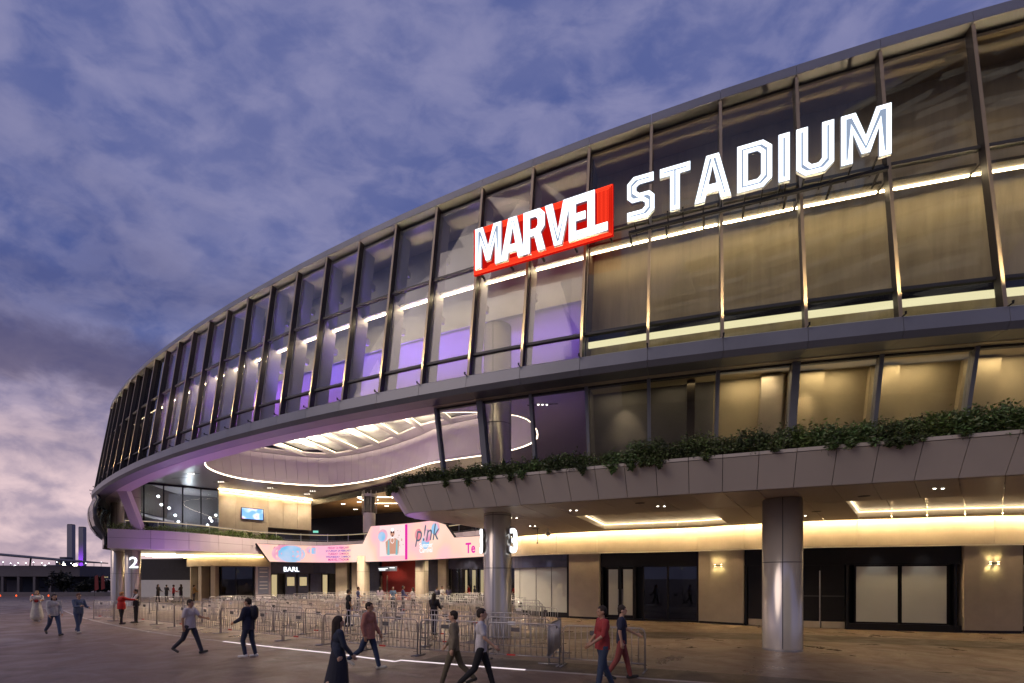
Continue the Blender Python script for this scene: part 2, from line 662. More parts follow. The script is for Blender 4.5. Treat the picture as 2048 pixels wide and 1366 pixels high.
def text_geo(body, size=1.0, depth=0.0, align='CENTER', shear=0.0, bold=0.0):
    cu = bpy.data.curves.new('lettering', 'FONT')
    cu.body = body
    cu.size = size
    cu.extrude = depth
    cu.align_x = align
    cu.shear = shear
    cu.offset = bold
    cu.resolution_u = 3
    o = bpy.data.objects.new('lettering', cu)
    COL.objects.link(o)
    dg = bpy.context.evaluated_depsgraph_get()
    dg.update()
    me = o.evaluated_get(dg).to_mesh()
    vs = [tuple(v.co) for v in me.vertices]
    fs = [tuple(p.vertices) for p in me.polygons]
    o.evaluated_get(dg).to_mesh_clear()
    bpy.data.objects.remove(o)
    bpy.data.curves.remove(cu)
    return vs, fs

# ================================================================== the ground
def sheet(name, pts, z, mat, kind='structure', label=None):
    vs = [(x, y, z) for x, y in pts]
    o = mesh_obj(name, vs, [tuple(range(len(vs)))], mat)
    o['kind'] = kind
    return o


g = mesh_obj('ground', [(-3000, -600, 0), (3000, -600, 0), (3000, 4500, 0), (-3000, 4500, 0)], [(0, 1, 2, 3)], 'asphalt')
g['kind'] = 'structure'

# front edge of the plaza: the line of the inset strip in the pavement
STRIP = Path([(-33, 35.5), (-25, 28.3), (-16.0, 21.3), (-9.2, 17.2), (-5.9, 15.4), (-4.3, 14.4), (-3.35, 13.78)], sign=-1)
STRIP2 = Path([(-3.25, 14.02), (-1.67, 13.35), (-0.08, 12.7), (3.3, 11.4), (6.2, 10.2), (12, 7.4), (18, 4.2)], sign=-1)
edge = [STRIP.at(s) for s in np.linspace(0, STRIP.len, 30)] + [STRIP2.at(s) for s in np.linspace(0.05, STRIP2.len, 24)]
sheet('pavement', edge + [(45, 4), (45, 75), (-60, 75), (-60, 50)], 0.004, 'paving')


def strip_sheet(path, s0, s1, o0, o1, z, name, mat, n=12, kind='structure'):
    vs, fs = [], []
    for i in range(n + 1):
        s = s0 + (s1 - s0) * i / n
        vs += [path.pt(s, o0, z), path.pt(s, o1, z)]
    for i in range(n):
        fs.append((2 * i, 2 * i + 2, 2 * i + 3, 2 * i + 1))
    o = mesh_obj(name, vs, fs, mat)
    if kind:
        o['kind'] = kind
    return o


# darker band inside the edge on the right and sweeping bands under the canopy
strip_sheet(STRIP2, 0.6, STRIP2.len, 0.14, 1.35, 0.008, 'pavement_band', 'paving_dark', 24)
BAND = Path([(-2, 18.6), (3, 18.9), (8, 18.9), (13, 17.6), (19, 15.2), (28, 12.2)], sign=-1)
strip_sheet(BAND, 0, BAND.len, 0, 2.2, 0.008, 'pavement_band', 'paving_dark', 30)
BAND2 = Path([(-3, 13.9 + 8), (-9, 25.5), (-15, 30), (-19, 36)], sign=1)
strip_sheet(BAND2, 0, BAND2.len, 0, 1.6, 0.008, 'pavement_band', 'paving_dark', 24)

# inset strip, lit over its middle stretch
sr = empty('pavement_strip', (0, 0, 0))
tag(sr, 'narrow strip set in the pavement edge with a lit middle stretch', 'ground light')
for P_, a, b, m in ((STRIP, 0, STRIP.len - 8.6, 'strip_metal'), (STRIP, STRIP.len - 8.6, STRIP.len, 'ground_led'),
                    (STRIP2, 0.0, 3.9, 'ground_led'), (STRIP2, 3.9, STRIP2.len, 'strip_metal')):
    n = max(1, int((b - a) / 0.75))
    for i in range(n):
        s0 = a + (b - a) * i / n
        s1 = a + (b - a) * (i + 1) / n - 0.012
        slab(P_, s0, s1, -0.045, 0.045, 0.002, 0.016, 'strip_segment', m, sr, 1)
slab(STRIP, STRIP.len - 0.02, STRIP.len + 0.03, -0.02, 0.32, 0.002, 0.015, 'strip_segment', 'ground_led', sr, 1)
for k, (x, y) in enumerate(((-9.5, 15.2), (-11.4, 15.9), (-6.4, 14.0), (-13.7, 17.0), (-2.8, 12.1), (-17.2, 19.4))):
    a = R(-30)
    c, s_ = math.cos(a), math.sin(a)
    w, h_ = 0.75, 0.10
    vs = [(x + c * u - s_ * v, y + s_ * u + c * v, 0.005) for u, v in ((-w, -h_), (w, -h_), (w, h_), (-w, h_))]
    o = mesh_obj('road_marking', vs, [(0, 1, 2, 3)], 'paint_line'); o['kind'] = 'structure'
# service covers
for x, y, rz in ((1.9, 10.9, 0.1), (3.0, 11.0, 0.25), (12.6, 12.6, 0.2)):
    o = MB().box(-0.32, -0.22, 0.0, 0.32, 0.22, 0.010).build('service_cover', 'paving_dark')
    o.location = (x, y, 0); o.rotation_euler[2] = rz - 0.4
    tag(o, 'flat rectangular service cover set in the asphalt' if y < 12 else 'lone service cover in the paving right of the barriers', 'cover', 'service covers' if y < 12 else None)

# ================================================================== the stadium
ST = empty('stadium_building', (0, 0, 0))
tag(ST, 'curved glass stadium building with planted canopy and open entrance square', 'stadium')

S_ = [[20.55, 11.95], [18.05, 12.20], [15.58, 12.58],
      [13.16, 13.03], [10.79, 13.54], [8.53, 14.1], [6.37, 14.69], [4.3, 15.32], [2.3, 15.99], [0.37, 16.69], [-1.51, 17.42],
      [-3.33, 18.19], [-5.11, 19.0], [-6.85, 19.83], [-8.56, 20.7], [-10.24, 21.61], [-11.9, 22.55], [-13.54, 23.52],
      [-15.17, 24.54], [-16.79, 25.59], [-18.4, 26.68], [-20.0, 27.82], [-21.6, 28.99], [-23.2, 30.21], [-24.79, 31.48],
      [-26.39, 32.79], [-27.99, 34.15], [-29.59, 35.55], [-31.19, 37.01], [-32.8, 38.51], [-34.42, 40.07]]
T_ = [[18.1, 11.25], [16.12, 11.75], [14.14, 12.31],
      [12.18, 12.92], [10.24, 13.57], [8.33, 14.26], [6.43, 14.98], [4.55, 15.75], [2.68, 16.55], [0.82, 17.4], [-1.04, 18.29],
      [-2.88, 19.21], [-4.71, 20.17], [-6.54, 21.17], [-8.35, 22.2], [-10.15, 23.26], [-11.93, 24.35], [-13.69, 25.45],
      [-15.43, 26.58], [-17.14, 27.73], [-18.83, 28.89], [-20.49, 30.07], [-22.13, 31.27], [-23.74, 32.48], [-25.33, 33.72],
      [-26.89, 34.98], [-28.44, 36.27], [-29.97, 37.6], [-31.49, 38.98], [-33.02, 40.42], [-34.56, 41.93]]
# the far end turns back round the building
hd = R(134)
for k in range(13):
    hd -= R(4.0)
    S_.append([S_[-1][0] + 2.25 * math.cos(hd), S_[-1][1] + 2.25 * math.sin(hd)])
    T_.append([T_[-1][0] + 2.10 * math.cos(hd), T_[-1][1] + 2.10 * math.sin(hd)])
SA, TA = np.array(S_), np.array(T_)
I0 = 3                      # array index of bay line 0
NB = len(SA) - 1
ZR, ZT = 9.6, 17.0
tg = np.gradient(SA, axis=0)
tg /= np.hypot(tg[:, 0], tg[:, 1])[:, None]
NA = np.c_[tg[:, 1], -tg[:, 0]]       # points into the building


def F(i, t, off=0.0, dz=0.0):
    """Point of the leaning glass skin at bay line i, height fraction t, off metres inwards."""
    j = min(max(i + I0, 0), NB)
    a = min(int(j), NB - 1)
    w = j - a
    s = SA[a] * (1 - w) + SA[a + 1] * w
    q = TA[a] * (1 - w) + TA[a + 1] * w
    n = NA[a] * (1 - w) + NA[a + 1] * w
    p = s * (1 - t) + q * t + n * off
    return (p[0], p[1], ZR + (ZT - ZR) * t + dz)


def fbox(mb, i0, i1, t0, t1, o0, o1):
    return mb.hexa([F(i0, t0, o0), F(i1, t0, o0), F(i1, t0, o1), F(i0, t0, o1),
                    F(i0, t1, o0), F(i1, t1, o0), F(i1, t1, o1), F(i0, t1, o1)])


FIRST, LAST = -3, NB - I0
TM, TLW = 0.585, 0.115                # transoms
bw = lambda i: float(np.hypot(*(SA[min(int(i) + I0 + 1, NB)] - SA[min(int(i) + I0, NB - 1)])))

for i in range(FIRST, LAST):
    w = bw(i)
    e = 0.05 / w
    # roof cap
    mb = MB()
    g_ = 0.006 / w
    a, b = i + g_, i + 1 - g_
    mb.hexa([F(a, 1, -0.22, 0.02), F(b, 1, -0.22, 0.02), F(b, 1, 0.9, 0.02), F(a, 1, 0.9, 0.02),
             F(a, 1, -0.17, 0.34), F(b, 1, -0.17, 0.34), F(b, 1, 0.9, 0.40), F(a, 1, 0.9, 0.40)])
    mb.build('cap_panel', 'facade_metal', ST)
    # ribbon at the nose
    mb = MB()
    k = []
    prof = [(-0.20, ZR + 0.0), (-0.30, ZR - 0.06), (-0.34, 9.14), (-0.22, 8.97), (0.55, 9.02), (0.55, ZR), (-0.1, ZR + 0.02)]
    vs = []
    for ii in (a, b):
        for o_, z_ in prof:
            p = F(ii, 0, o_)
            vs.append((p[0], p[1], z_))
    m_ = len(prof)
    fs = [(j, (j + 1) % m_, m_ + (j + 1) % m_, m_ + j) for j in range(m_)] + [tuple(range(m_ - 1, -1, -1)), tuple(range(m_, 2 * m_))]
    mesh_obj('ribbon_panel', vs, fs, 'facade_metal', ST)
    # panes and transoms
    gm = 'glass_clear' if 5 <= i <= 18 else ('glass_clear' if i < 5 else 'glass_dark')
    for t0, t1 in ((0.004, TLW - 0.006), (TLW + 0.006, TM - 0.006), (TM + 0.006, 0.985)):
        mb = MB()
        fbox(mb, i + e, i + 1 - e, t0, t1, 0.02, 0.035)
        mb.build('pane', gm, ST)
    for t_ in (TLW, TM):
        mb = MB()
        fbox(mb, i + e, i + 1 - e, t_ - 0.006, t_ + 0.006, -0.05, 0.10)
        mb.build('transom', 'cover_strip', ST)
for i in range(FIRST, LAST + 1):
    w = bw(min(i, LAST - 1))
    e = 0.042 / w
    mb = MB()
    fbox(mb, i - e, i + e, 0.0, 0.998, -0.175, 0.06)
    mu_ = mb.build('mullion', 'mullion_shaded', ST)
    mb = MB(); fbox(mb, i - e * 1.04, i + e * 1.04, 0.0, 0.997, -0.195, -0.1752)  # thin front strip added to carry the lighter, lit tone
    mb.build('lit_front', 'mullion_lit', mu_)

# uplights that stand on the ribbon in front of each mullion
for i in range(FIRST, 31):
    p = F(i, 0.0, -0.42)
    mb = MB()
    c = F(i, 0.0, -0.42)
    mb.lathe(c[0], c[1], [(0.022, ZR - 0.05), (0.03, ZR + 0.03)], 8)
    mb.tube([(c[0], c[1], ZR - 0.03), F(i, 0.0, -0.2, -0.03)], 0.02, 5); mb.build('uplight', 'black_frame', ST)
    lamp('SPOT', (p[0], p[1], ZR + 0.09), 1500 if i < 12 else 1900, (1.0, 0.74, 0.40), None, 0.03, F(i, 0.40, -0.20), 40, 1.0, name='mullion_uplight')

# ---- inside the upper band -------------------------------------------------
# blade columns and bulkhead over the entrance square
CEIL = 12.6
for i in range(5, 20):
    w = bw(i)
    mb = MB()
    e = 0.05 / w
    fbox(mb, i - e, i + e, 0.0, 0.99, 0.12, 0.75)
    bl = mb.build('blade_column', 'blade_white', ST)
    for t_ in (0.40, 0.76):
        mb = MB()
        fbox(mb, i - e * 1.4, i + e * 1.4, t_, t_ + 0.035, 0.73, 0.95)
        mb.build('bracket', 'blade_white', bl)
tb = (CEIL - ZR) / (ZT - ZR)
for i in range(5, 20):
    mb = MB()
    fbox(mb, i, i + 1, tb, 0.99, 1.50, 1.70)
    mb.build('bulkhead_panel', 'bulkhead', ST)
    mb = MB()
    fbox(mb, i + 0.04, i + 0.96, TM - 0.0515, TM - 0.0475, 0.55, 0.60)
    mb.build('light_line', 'led_warm', ST)
    mb = MB()
    fbox(mb, i + 0.03, i + 0.97, TM - 0.046, TM - 0.036, 0.40, 0.70)
    mb.build('light_shelf', 'bulkhead', ST)
    mb = MB(); fbox(mb, i, i + 1, 0.972, 0.985, 0.12, 1.6); mb.build('inner_soffit', 'blade_white', ST)
# curtained rooms to the right
for i in range(FIRST, 5):
    mb = MB(); fbox(mb, i, i + 1, 0.0, 0.99, 1.10, 1.2); mb.build('curtain', 'curtain', ST)
    mb = MB(); fbox(mb, i + 0.02, i + 0.98, TM - 0.0525, TM - 0.048, 0.42, 0.48); mb.build('light_line', 'led_warm', ST)
    mb = MB(); fbox(mb, i + 0.02, i + 0.98, TM - 0.047, TM - 0.037, 0.15, 0.60); mb.build('light_shelf', 'curtain_dark', ST)
    mb = MB(); fbox(mb, i, i + 1, 0.092, 0.117, 0.60, 0.70); mb.build('lit_beam', 'led_beam', ST)
    mb = MB(); fbox(mb, i, i + 1, 0.1195, 0.148, 0.60, 0.72); mb.build('beam_cap', 'black_frame', ST)
    mb = MB(); fbox(mb, i, i + 1, 0.0, 0.012, 0.12, 1.15); mb.build('floor_edge', 'curtain_dark', ST)
    mb = MB(); fbox(mb, i, i + 1, 0.982, 0.992, 0.1, 1.15); mb.build('inner_soffit', 'room_wall', ST)
# end wall of the curtained rooms
mb = MB(); fbox(mb, 4.96, 5.0, 0.0, 0.99, 0.25, 2.3); mb.build('end_wall', 'curtain_dark', ST)
# dark band at the far end
for i in range(20, LAST):
    mb = MB(); fbox(mb, i, i + 1, 0.0, 0.99, 0.7, 0.8); mb.build('blind', 'curtain_dark', ST)
    mb = MB(); fbox(mb, i + 0.3, i + 0.8, TM - 0.053, TM - 0.048, 0.42, 0.46); mb.build('light_line', 'led_warm', ST)

# roof over it all
roof = [F(i, 1, 0.9)[:2] for i in range(FIRST, LAST + 1)] + [(-20, 75), (35, 75), (35, 12)]

# ---- deck of the ribbon over the open square and lower glass ----------------
for i in range(8, LAST):
    mb = MB()
    lo = 9.02
    o1 = 1.42
    mb.hexa([(*F(i, 0, 0.56)[:2], lo), (*F(i + 0.996, 0, 0.56)[:2], lo), (*F(i + 0.996, 0, o1)[:2], lo + 0.03), (*F(i, 0, o1)[:2], lo + 0.03),
             (*F(i, 0, 0.56)[:2], 9.4), (*F(i + 0.996, 0, 0.56)[:2], 9.4), (*F(i + 0.996, 0, o1)[:2], 9.3), (*F(i, 0, o1)[:2], 9.3)])
    mb.build('ribbon_soffit', 'ceiling_metal', ST)
LH, LF, ZH, ZF = 0.9, 1.65, 9.04, 5.7
for i in range(FIRST, 8):
    mb = MB()
    mb.hexa([(*F(i, 0, 0.56)[:2], 9.00), (*F(i + 0.996, 0, 0.56)[:2], 9.00), (*F(i + 0.996, 0, LH + 0.2)[:2], 9.05), (*F(i, 0, LH + 0.2)[:2], 9.05),
             (*F(i, 0, 0.56)[:2], 9.5), (*F(i + 0.996, 0, 0.56)[:2], 9.5), (*F(i + 0.996, 0, LH + 0.2)[:2], 9.5), (*F(i, 0, LH + 0.2)[:2], 9.5)])
    mb.build('ribbon_soffit', 'soffit_metal', ST)


def LG(i, t, off=0.0):
    o = LH + (LF - LH) * t
    p = F(i, 0, o + off)
    return (p[0], p[1], ZH + (ZF - ZH) * t)


def lbox(mb, i0, i1, t0, t1, o0, o1):
    return mb.hexa([LG(i0, t1, o0), LG(i1, t1, o0), LG(i1, t1, o1), LG(i0, t1, o1),
                    LG(i0, t0, o0), LG(i1, t0, o0), LG(i1, t0, o1), LG(i0, t0, o1)])


for i in range(FIRST, 8):
    w = bw(i); e = 0.06 / w
    mb = MB(); lbox(mb, i + e, i + 1 - e, 0.02, 0.985, 0.0, 0.015); mb.build('lower_pane', 'glass_low', ST)
    mb = MB(); lbox(mb, i + e, i + 1 - e, 0.0, 0.022, -0.06, 0.1); mb.build('lower_transom', 'cover_strip', ST)
for i in range(FIRST, 9):
    w = bw(min(i, 30)); e = 0.055 / w
    thick = i in (7, 2)
    mb = MB(); lbox(mb, i - e * (2.0 if thick else 1), i + e * (2.0 if thick else 1), 0.0, 1.0, -0.20 if thick else -0.12, 0.14)
    mb.build('lower_mullion', 'facade_metal', ST)
# shallow lit rooms behind the lower glass, closed by a lining
for i in range(FIRST, 5):
    m = 'room_dark' if i in (4, 3) else 'room_wall'
    mb = MB(); lbox(mb, i, i + 1, -0.02, 1.02, 1.00, 1.08); mb.build('room_lining', m, ST)
    mb = MB(); fb = [F(i, 0, LH + 0.2), F(i + 1, 0, LH + 0.2), F(i + 1, 0, LF + 1.2), F(i, 0, LF + 1.2)]
    mb.hexa([(x, y, 9.1) for x, y, z in fb] + [(x, y, 9.45) for x, y, z in fb]); mb.build('room_ceiling', 'room_wall', ST)
    mb = MB(); fb = [F(i, 0, 0.2), F(i + 1, 0, 0.2), F(i + 1, 0, LF + 1.2), F(i, 0, LF + 1.2)]
    mb.hexa([(x, y, 5.45) for x, y, z in fb] + [(x, y, 5.62) for x, y, z in fb]); mb.build('room_floor', 'room_wall', ST)
for i0, i1, t0 in ((3.95, 4.72, 0.66), (3.05, 3.62, 0.63)):         # low pale counter walls
    mb = MB(); lbox(mb, i0, i1, t0, 1.0, 0.78, 0.98); mb.build('counter_wall', 'frosted', ST)
for i0, i1, o_ in ((2.05, 2.35, 0.72), (1.52, 1.98, 0.80), (0.62, 0.96, 0.78), (-0.5, -0.1, 0.8)):  # stepped lining panels
    mb = MB(); lbox(mb, i0, i1, 0.0, 1.0, o_, 0.98); mb.build('lining_panel', 'room_wall' if i0 < 2 else 'stone_wall', ST)
mb = MB(); lbox(mb, 3.30, 3.42, 0.0, 1.0, 0.5, 0.75); mb.build('inner_post', 'curtain_dark', ST)
mb = MB(); fb = [F(4.97, 0, 1.2), F(5.0, 0, 1.2), F(5.0, 0, 5.2), F(4.97, 0, 5.2)]
mb.hexa([(x, y, 5.5) for x, y, z in fb] + [(x, y, 9.3) for x, y, z in fb]); mb.build('room_end_wall', 'room_dark', ST)
for i, t_, e_, sp in ((4.42, 0.10, 70, 80), (1.75, 0.12, 60, 60), (0.80, 0.04, 26, 90), (2.2, 0.04, 20, 80), (-0.7, 0.04, 30, 90)):
    p = LG(i, t_, 0.45)
    lamp('SPOT', p, e_, (1.0, 0.80, 0.48), None, 0.06, LG(i, t_ + 0.45, 1.0), sp, 1.0, name='room_downlight')
for i in range(FIRST, 5):
    p = LG(i + 0.5, 0.03, 0.5)
    lamp('AREA', p, {4: 7, 3: 5}.get(i, 25), (1.0, 0.80, 0.46), None, 1.4, LG(i + 0.5, 1.0, 0.7), size_y=0.25, name='room_light')
    q = LG(i + 0.5, 0.98, 0.5)
    lamp('AREA', q, {4: 4, 3: 3}.get(i, 15), (1.0, 0.80, 0.46), None, 1.4, LG(i + 0.5, 0.0, 0.9), size_y=0.25, name='room_light')
p = F(0.05, 0, LF + 0.15)
MB().lathe(p[0], p[1], [(0.05, 5.72), (0.05, 5.86)], 8).build('floor_lamp', 'led_warm', ST)

# ---- planted canopy ---------------------------------------------------------
Q_ = [(19.5, 9.62), (17.76, 10.3), (16.0, 10.96), (14.27, 11.62), (12.53, 12.28), (10.79, 12.94), (9.05, 13.6), (7.3, 14.29), (5.56, 14.99),
      (3.83, 15.71), (2.11, 16.46), (0.4, 17.22), (-1.29, 17.99), (-2.95, 18.76), (-3.75, 19.2), (-4.32, 19.75), (-4.5, 20.5), (-4.3, 21.3)]
QP = Path(Q_, sign=1)
ZS = 5.0
PS = 0.943
sq0 = QP.near(12.53, 12.28)
kmin, kmax = -8, int((QP.len - sq0) / PS)
EDG = [(-4.3, 21.3), (-3.7, 22.2), (-2.6, 23.6), (-1.5, 25.7), (-0.2, 28.6), (0.45, 31.0)]
for k in range(kmin, kmax + 1):
    s0, s1 = sq0 + PS * k + 0.009, sq0 + PS * (k + 1) - 0.009
    s1 = min(s1, QP.len)
    if s1 - s0 < 0.15:
        continue
    mb = MB()
    n = 3 if k > 17 else 1
    sweep(mb, QP, s0, s1, [(0.0, ZS), (0.05, ZS), (-0.53, 5.88), (-0.58, 5.88)], n)
    mb.build('planter_panel', 'panel_beige', ST)
    mb = MB()
    sweep(mb, QP, s0, s1, [(-0.60, 5.895), (-0.30, 5.895), (-0.30, 5.985), (-0.62, 5.985)], n)
    mb.build('planter_lip', 'panel_beige', ST)
    mb = MB()
    sweep(mb, QP, s0 - 0.009, s1 + 0.009, [(0.06, ZS + 0.03), (0.10, ZS + 0.03), (-0.46, 5.90), (-0.50, 5.86)], n)
    mb.build('planter_backing', 'cover_strip', ST)
mb = MB()
sweep(mb, QP, 0.0, QP.len, [(-0.36, 5.6), (0.9, 5.6), (0.9, 6.15), (-0.30, 6.15), (-0.30, 5.9)], 40)
mb.build('planter_bed', 'soil', ST)

# wall behind the canopy
W_ = [(-0.1, 33.4), (0.12, 32.2), (0.75, 31.0), (2.02, 29.7), (4.86, 27.8), (7.59, 26.6), (9.85, 25.6), (11.61, 24.2), (14.4, 22.6), (17.04, 21.8), (19.54, 21.0), (21.86, 20.7),
      (27.18, 20.6), (36.4, 21.0)]
WP = Path(W_, sign=-1)
w0 = WP.near(0.61, 31.2)               # wall positions below count from here
ZFB = 3.84
# lit fascia in long panels
cuts = [-1.9, 0.1, 2.9, 5.5, 10.9, 13.2, 17.8, 22.9, 28.0, 34.0]
for a, b in zip(cuts[:-1], cuts[1:]):
    slab(WP, w0 + a + 0.008, w0 + b - 0.008, -0.10, 0.2, ZFB, ZS + 0.6, 'fascia_panel', 'stone_wall', ST, max(2, int((b - a) * 1.5)))
slab(WP, w0 - 1.9, w0 + 34, 0.0, 0.2, ZFB - 0.01, ZS + 0.6, 'fascia_backing', 'cover_strip', ST, 40)
slab(WP, w0 - 1.9, w0 + 34, -0.14, -0.02, ZFB - 0.06, ZFB - 0.012, 'fascia_trim', 'panel_beige', ST, 40)
# cove strip that washes the fascia, tucked above the soffit edge
slab(WP, w0 - 1.2, w0 + 33, -0.40, -0.34, ZS + 0.10, ZS + 0.13, 'cove_strip', 'led_wash', ST, 30)

# soffit panels between the planter edge and the wall, with two raised light trays
def q_to_w(s):
    x, y = QP.at(s)
    return x, y


def soffit_pt(s, f, gap=0.45):
    """f = 0 at the planter edge, 1 at the slot in front of the fascia."""
    x, y = QP.at(s, 0.0)
    # matching point on the wall: walk straight back along the canopy's joints
    u = (s - sq0) / PS
    sw = w0 + 24.2 - (u + 1) * 1.285
    wx, wy = WP.at(sw, -gap)
    return x + (wx - x) * f, y + (wy - y) * f


trays = [(-9, 4), (7.2, 13.0)]
rows = [(0.012, 0.36), (0.365, 0.90), (0.905, 1.0)]
smax = 18
for k in range(-8, smax):
    s0, s1 = sq0 + PS * k, sq0 + PS * (k + 1)
    intray = any(a <= k and k + 1 <= b for a, b in trays)
    for r, (f0, f1) in enumerate(rows):
        z = ZS + (0.30 if (intray and r == 1) else 0.0)
        e = 0.007
        pa, pb = soffit_pt(s0 + e, f0), soffit_pt(s1 - e, f0)
        pc, pd = soffit_pt(s1 - e, f1), soffit_pt(s0 + e, f1)
        mb = MB()
        mb.hexa([(*pa, z), (*pb, z), (*pc, z), (*pd, z), (*pa, z + 0.04), (*pb, z + 0.04), (*pc, z + 0.04), (*pd, z + 0.04)])
        mb.build('soffit_panel', 'soffit_metal', ST)
    if intray:
        for f, flip in ((0.362, 1), (0.902, -1)):
            p, q = soffit_pt(s0 + 0.007, f), soffit_pt(s1 - 0.007, f)
            p2, q2 = soffit_pt(s0 + 0.007, f + 0.006), soffit_pt(s1 - 0.007, f + 0.006)
            mb = MB()
            mb.hexa([(*p, ZS + 0.01), (*q, ZS + 0.01), (*q2, ZS + 0.01), (*p2, ZS + 0.01), (*p, ZS + 0.29), (*q, ZS + 0.29), (*q2, ZS + 0.29), (*p2, ZS + 0.29)])
            mb.build('tray_side', 'soffit_metal', ST)
            d = 0.010 * flip
            p, q = soffit_pt(s0, f + d), soffit_pt(s1, f + d)
            p2, q2 = soffit_pt(s0, f + d + 0.005), soffit_pt(s1, f + d + 0.005)
            mb = MB()
            mb.hexa([(*p, ZS + 0.22), (*q, ZS + 0.22), (*q2, ZS + 0.22), (*p2, ZS + 0.22), (*p, ZS + 0.24), (*q, ZS + 0.24), (*q2, ZS + 0.24), (*p2, ZS + 0.24)])
            mb.build('tray_light', 'led_tray', ST)
for a, b in trays:
    for k in (a, b):
        s = sq0 + PS * (math.ceil(k) if k == a else math.floor(k))
        ps = [soffit_pt(s - 0.02, 0.362), soffit_pt(s + 0.02, 0.362), soffit_pt(s + 0.02, 0.904), soffit_pt(s - 0.02, 0.904)]
        MB().hexa([(*p, ZS + 0.005) for p in ps] + [(*p, ZS + 0.29) for p in ps]).build('tray_side', 'soffit_metal', ST)
        sg = 0.05 if k == a else -0.05
        ps = [soffit_pt(s + sg, 0.37), soffit_pt(s + sg + 0.02, 0.37), soffit_pt(s + sg + 0.02, 0.895), soffit_pt(s + sg, 0.895)]
        MB().hexa([(*p, ZS + 0.22) for p in ps] + [(*p, ZS + 0.24) for p in ps]).build('tray_light', 'led_tray', ST)
# the slab above the soffit, so that no sky leaks in
top = [QP.at(s, 0.12) for s in np.linspace(0, QP.len, 40)] + EDG[1:] + [(2, 33), (30, 30), (30, 10)]
poly_prism(top, ZS + 0.56, ZS + 0.62, 'canopy_slab', 'cover_strip', ST)
# end of the soffit up to the entrance square, its edge tinted purple-lit
end = [soffit_pt(sq0 + PS * smax, f) for f in (0.0, 0.3, 0.6, 1.0)]
end = [QP.at(s, 0.02) for s in np.linspace(sq0 + PS * smax, QP.len, 14)] + EDG[1:] + end[::-1][:-1]
poly_prism(end, ZS, ZS + 0.04, 'soffit_end_panel', 'soffit_metal', ST)
for a, b in zip(EDG[:-1], EDG[1:]):
    dx, dy = b[0] - a[0], b[1] - a[1]
    d = math.hypot(dx, dy)
    nx, ny = -dy / d * 0.06, dx / d * 0.06
    MB().hexa([(a[0], a[1], ZS + 0.001), (b[0], b[1], ZS + 0.001), (b[0] + nx, b[1] + ny, ZS + 0.001), (a[0] + nx, a[1] + ny, ZS + 0.001),
               (a[0], a[1], 5.75), (b[0], b[1], 5.75), (b[0] + nx, b[1] + ny, 5.75), (a[0] + nx, a[1] + ny, 5.75)]).build('canopy_edge', 'fascia_purple_lit', ST)
# downlights in the soffit
for k, f in ((-2, 0.17), (1.5, 0.17), (5.5, 0.30), (9.4, 0.22), (12.6, 0.2), (15.5, 0.3), (15.6, 0.6), (5.5, 0.75), (-5.5, 0.2)):
    x, y = soffit_pt(sq0 + PS * k, f)
    for d in (-0.12, 0.12):
        MB().lathe(x + d, y, [(0.035, ZS - 0.006), (0.035, ZS + 0.002)], 10).build('downlight', 'led_down', ST)
    lamp('SPOT', (x, y, ZS - 0.03), 340, (1.0, 0.80, 0.50), None, 0.05, (x, y, 0), 105, 0.8, name='soffit_downlight')
for k, f in ((3.4, 0.25), (-1.2, 0.14), (9.9, 0.12), (5.0, 0.62)):
    x, y = soffit_pt(sq0 + PS * k, f)
    MB().lathe(x, y, [(0.17, ZS - 0.008), (0.17, ZS + 0.002)], 20).build('speaker_grille', 'black_frame', ST)

# ---- shopfronts along the wall ---------------------------------------------
def wslab(a, b, o0, o1, z0, z1, name, mat, parent=ST, n=None):
    return slab(WP, w0 + a, w0 + b, o0, o1, z0, z1, name, mat, parent, n or max(1, int((b - a) * 2)))


wslab(-1.9, 34, 0.55, 0.7, 0.0, ZFB + 0.02, 'shop_back_wall', 'black_frame', ST, 40)
# rounded white-screened window at the corner
wn = wslab(-1.6, 3.62, 0.02, 0.30, 3.02, ZFB - 0.06, 'window_header', 'navy')
fr = wslab(-1.6, 3.55, 0.16, 0.22, 0.30, 3.02, 'frosted_window', 'frosted', ST, 14)
for s in (-0.5, 1.2, 2.4):
    wslab(s - 0.012, s + 0.012, 0.14, 0.17, 0.30, 3.02, 'window_joint', 'cover_strip', fr)
wslab(3.55, 3.70, 0.0, 0.4, 0.0, ZFB - 0.06, 'window_jamb', 'black_frame')
wslab(-1.6, 3.6, 0.06, 0.5, 0.0, 0.30, 'window_plinth', 'black_frame')
# stone piers
for a, b in ((3.72, 5.62), (10.93, 13.14), (21.80, 24.05), (31.0, 33.0)):
    wslab(a, b, -0.06, 0.5, 0.12, ZFB - 0.06, 'stone_pier', 'stone_wall')
    wslab(a + 0.02, b - 0.02, -0.02, 0.5, 0.0, 0.12, 'pier_plinth', 'black_frame')
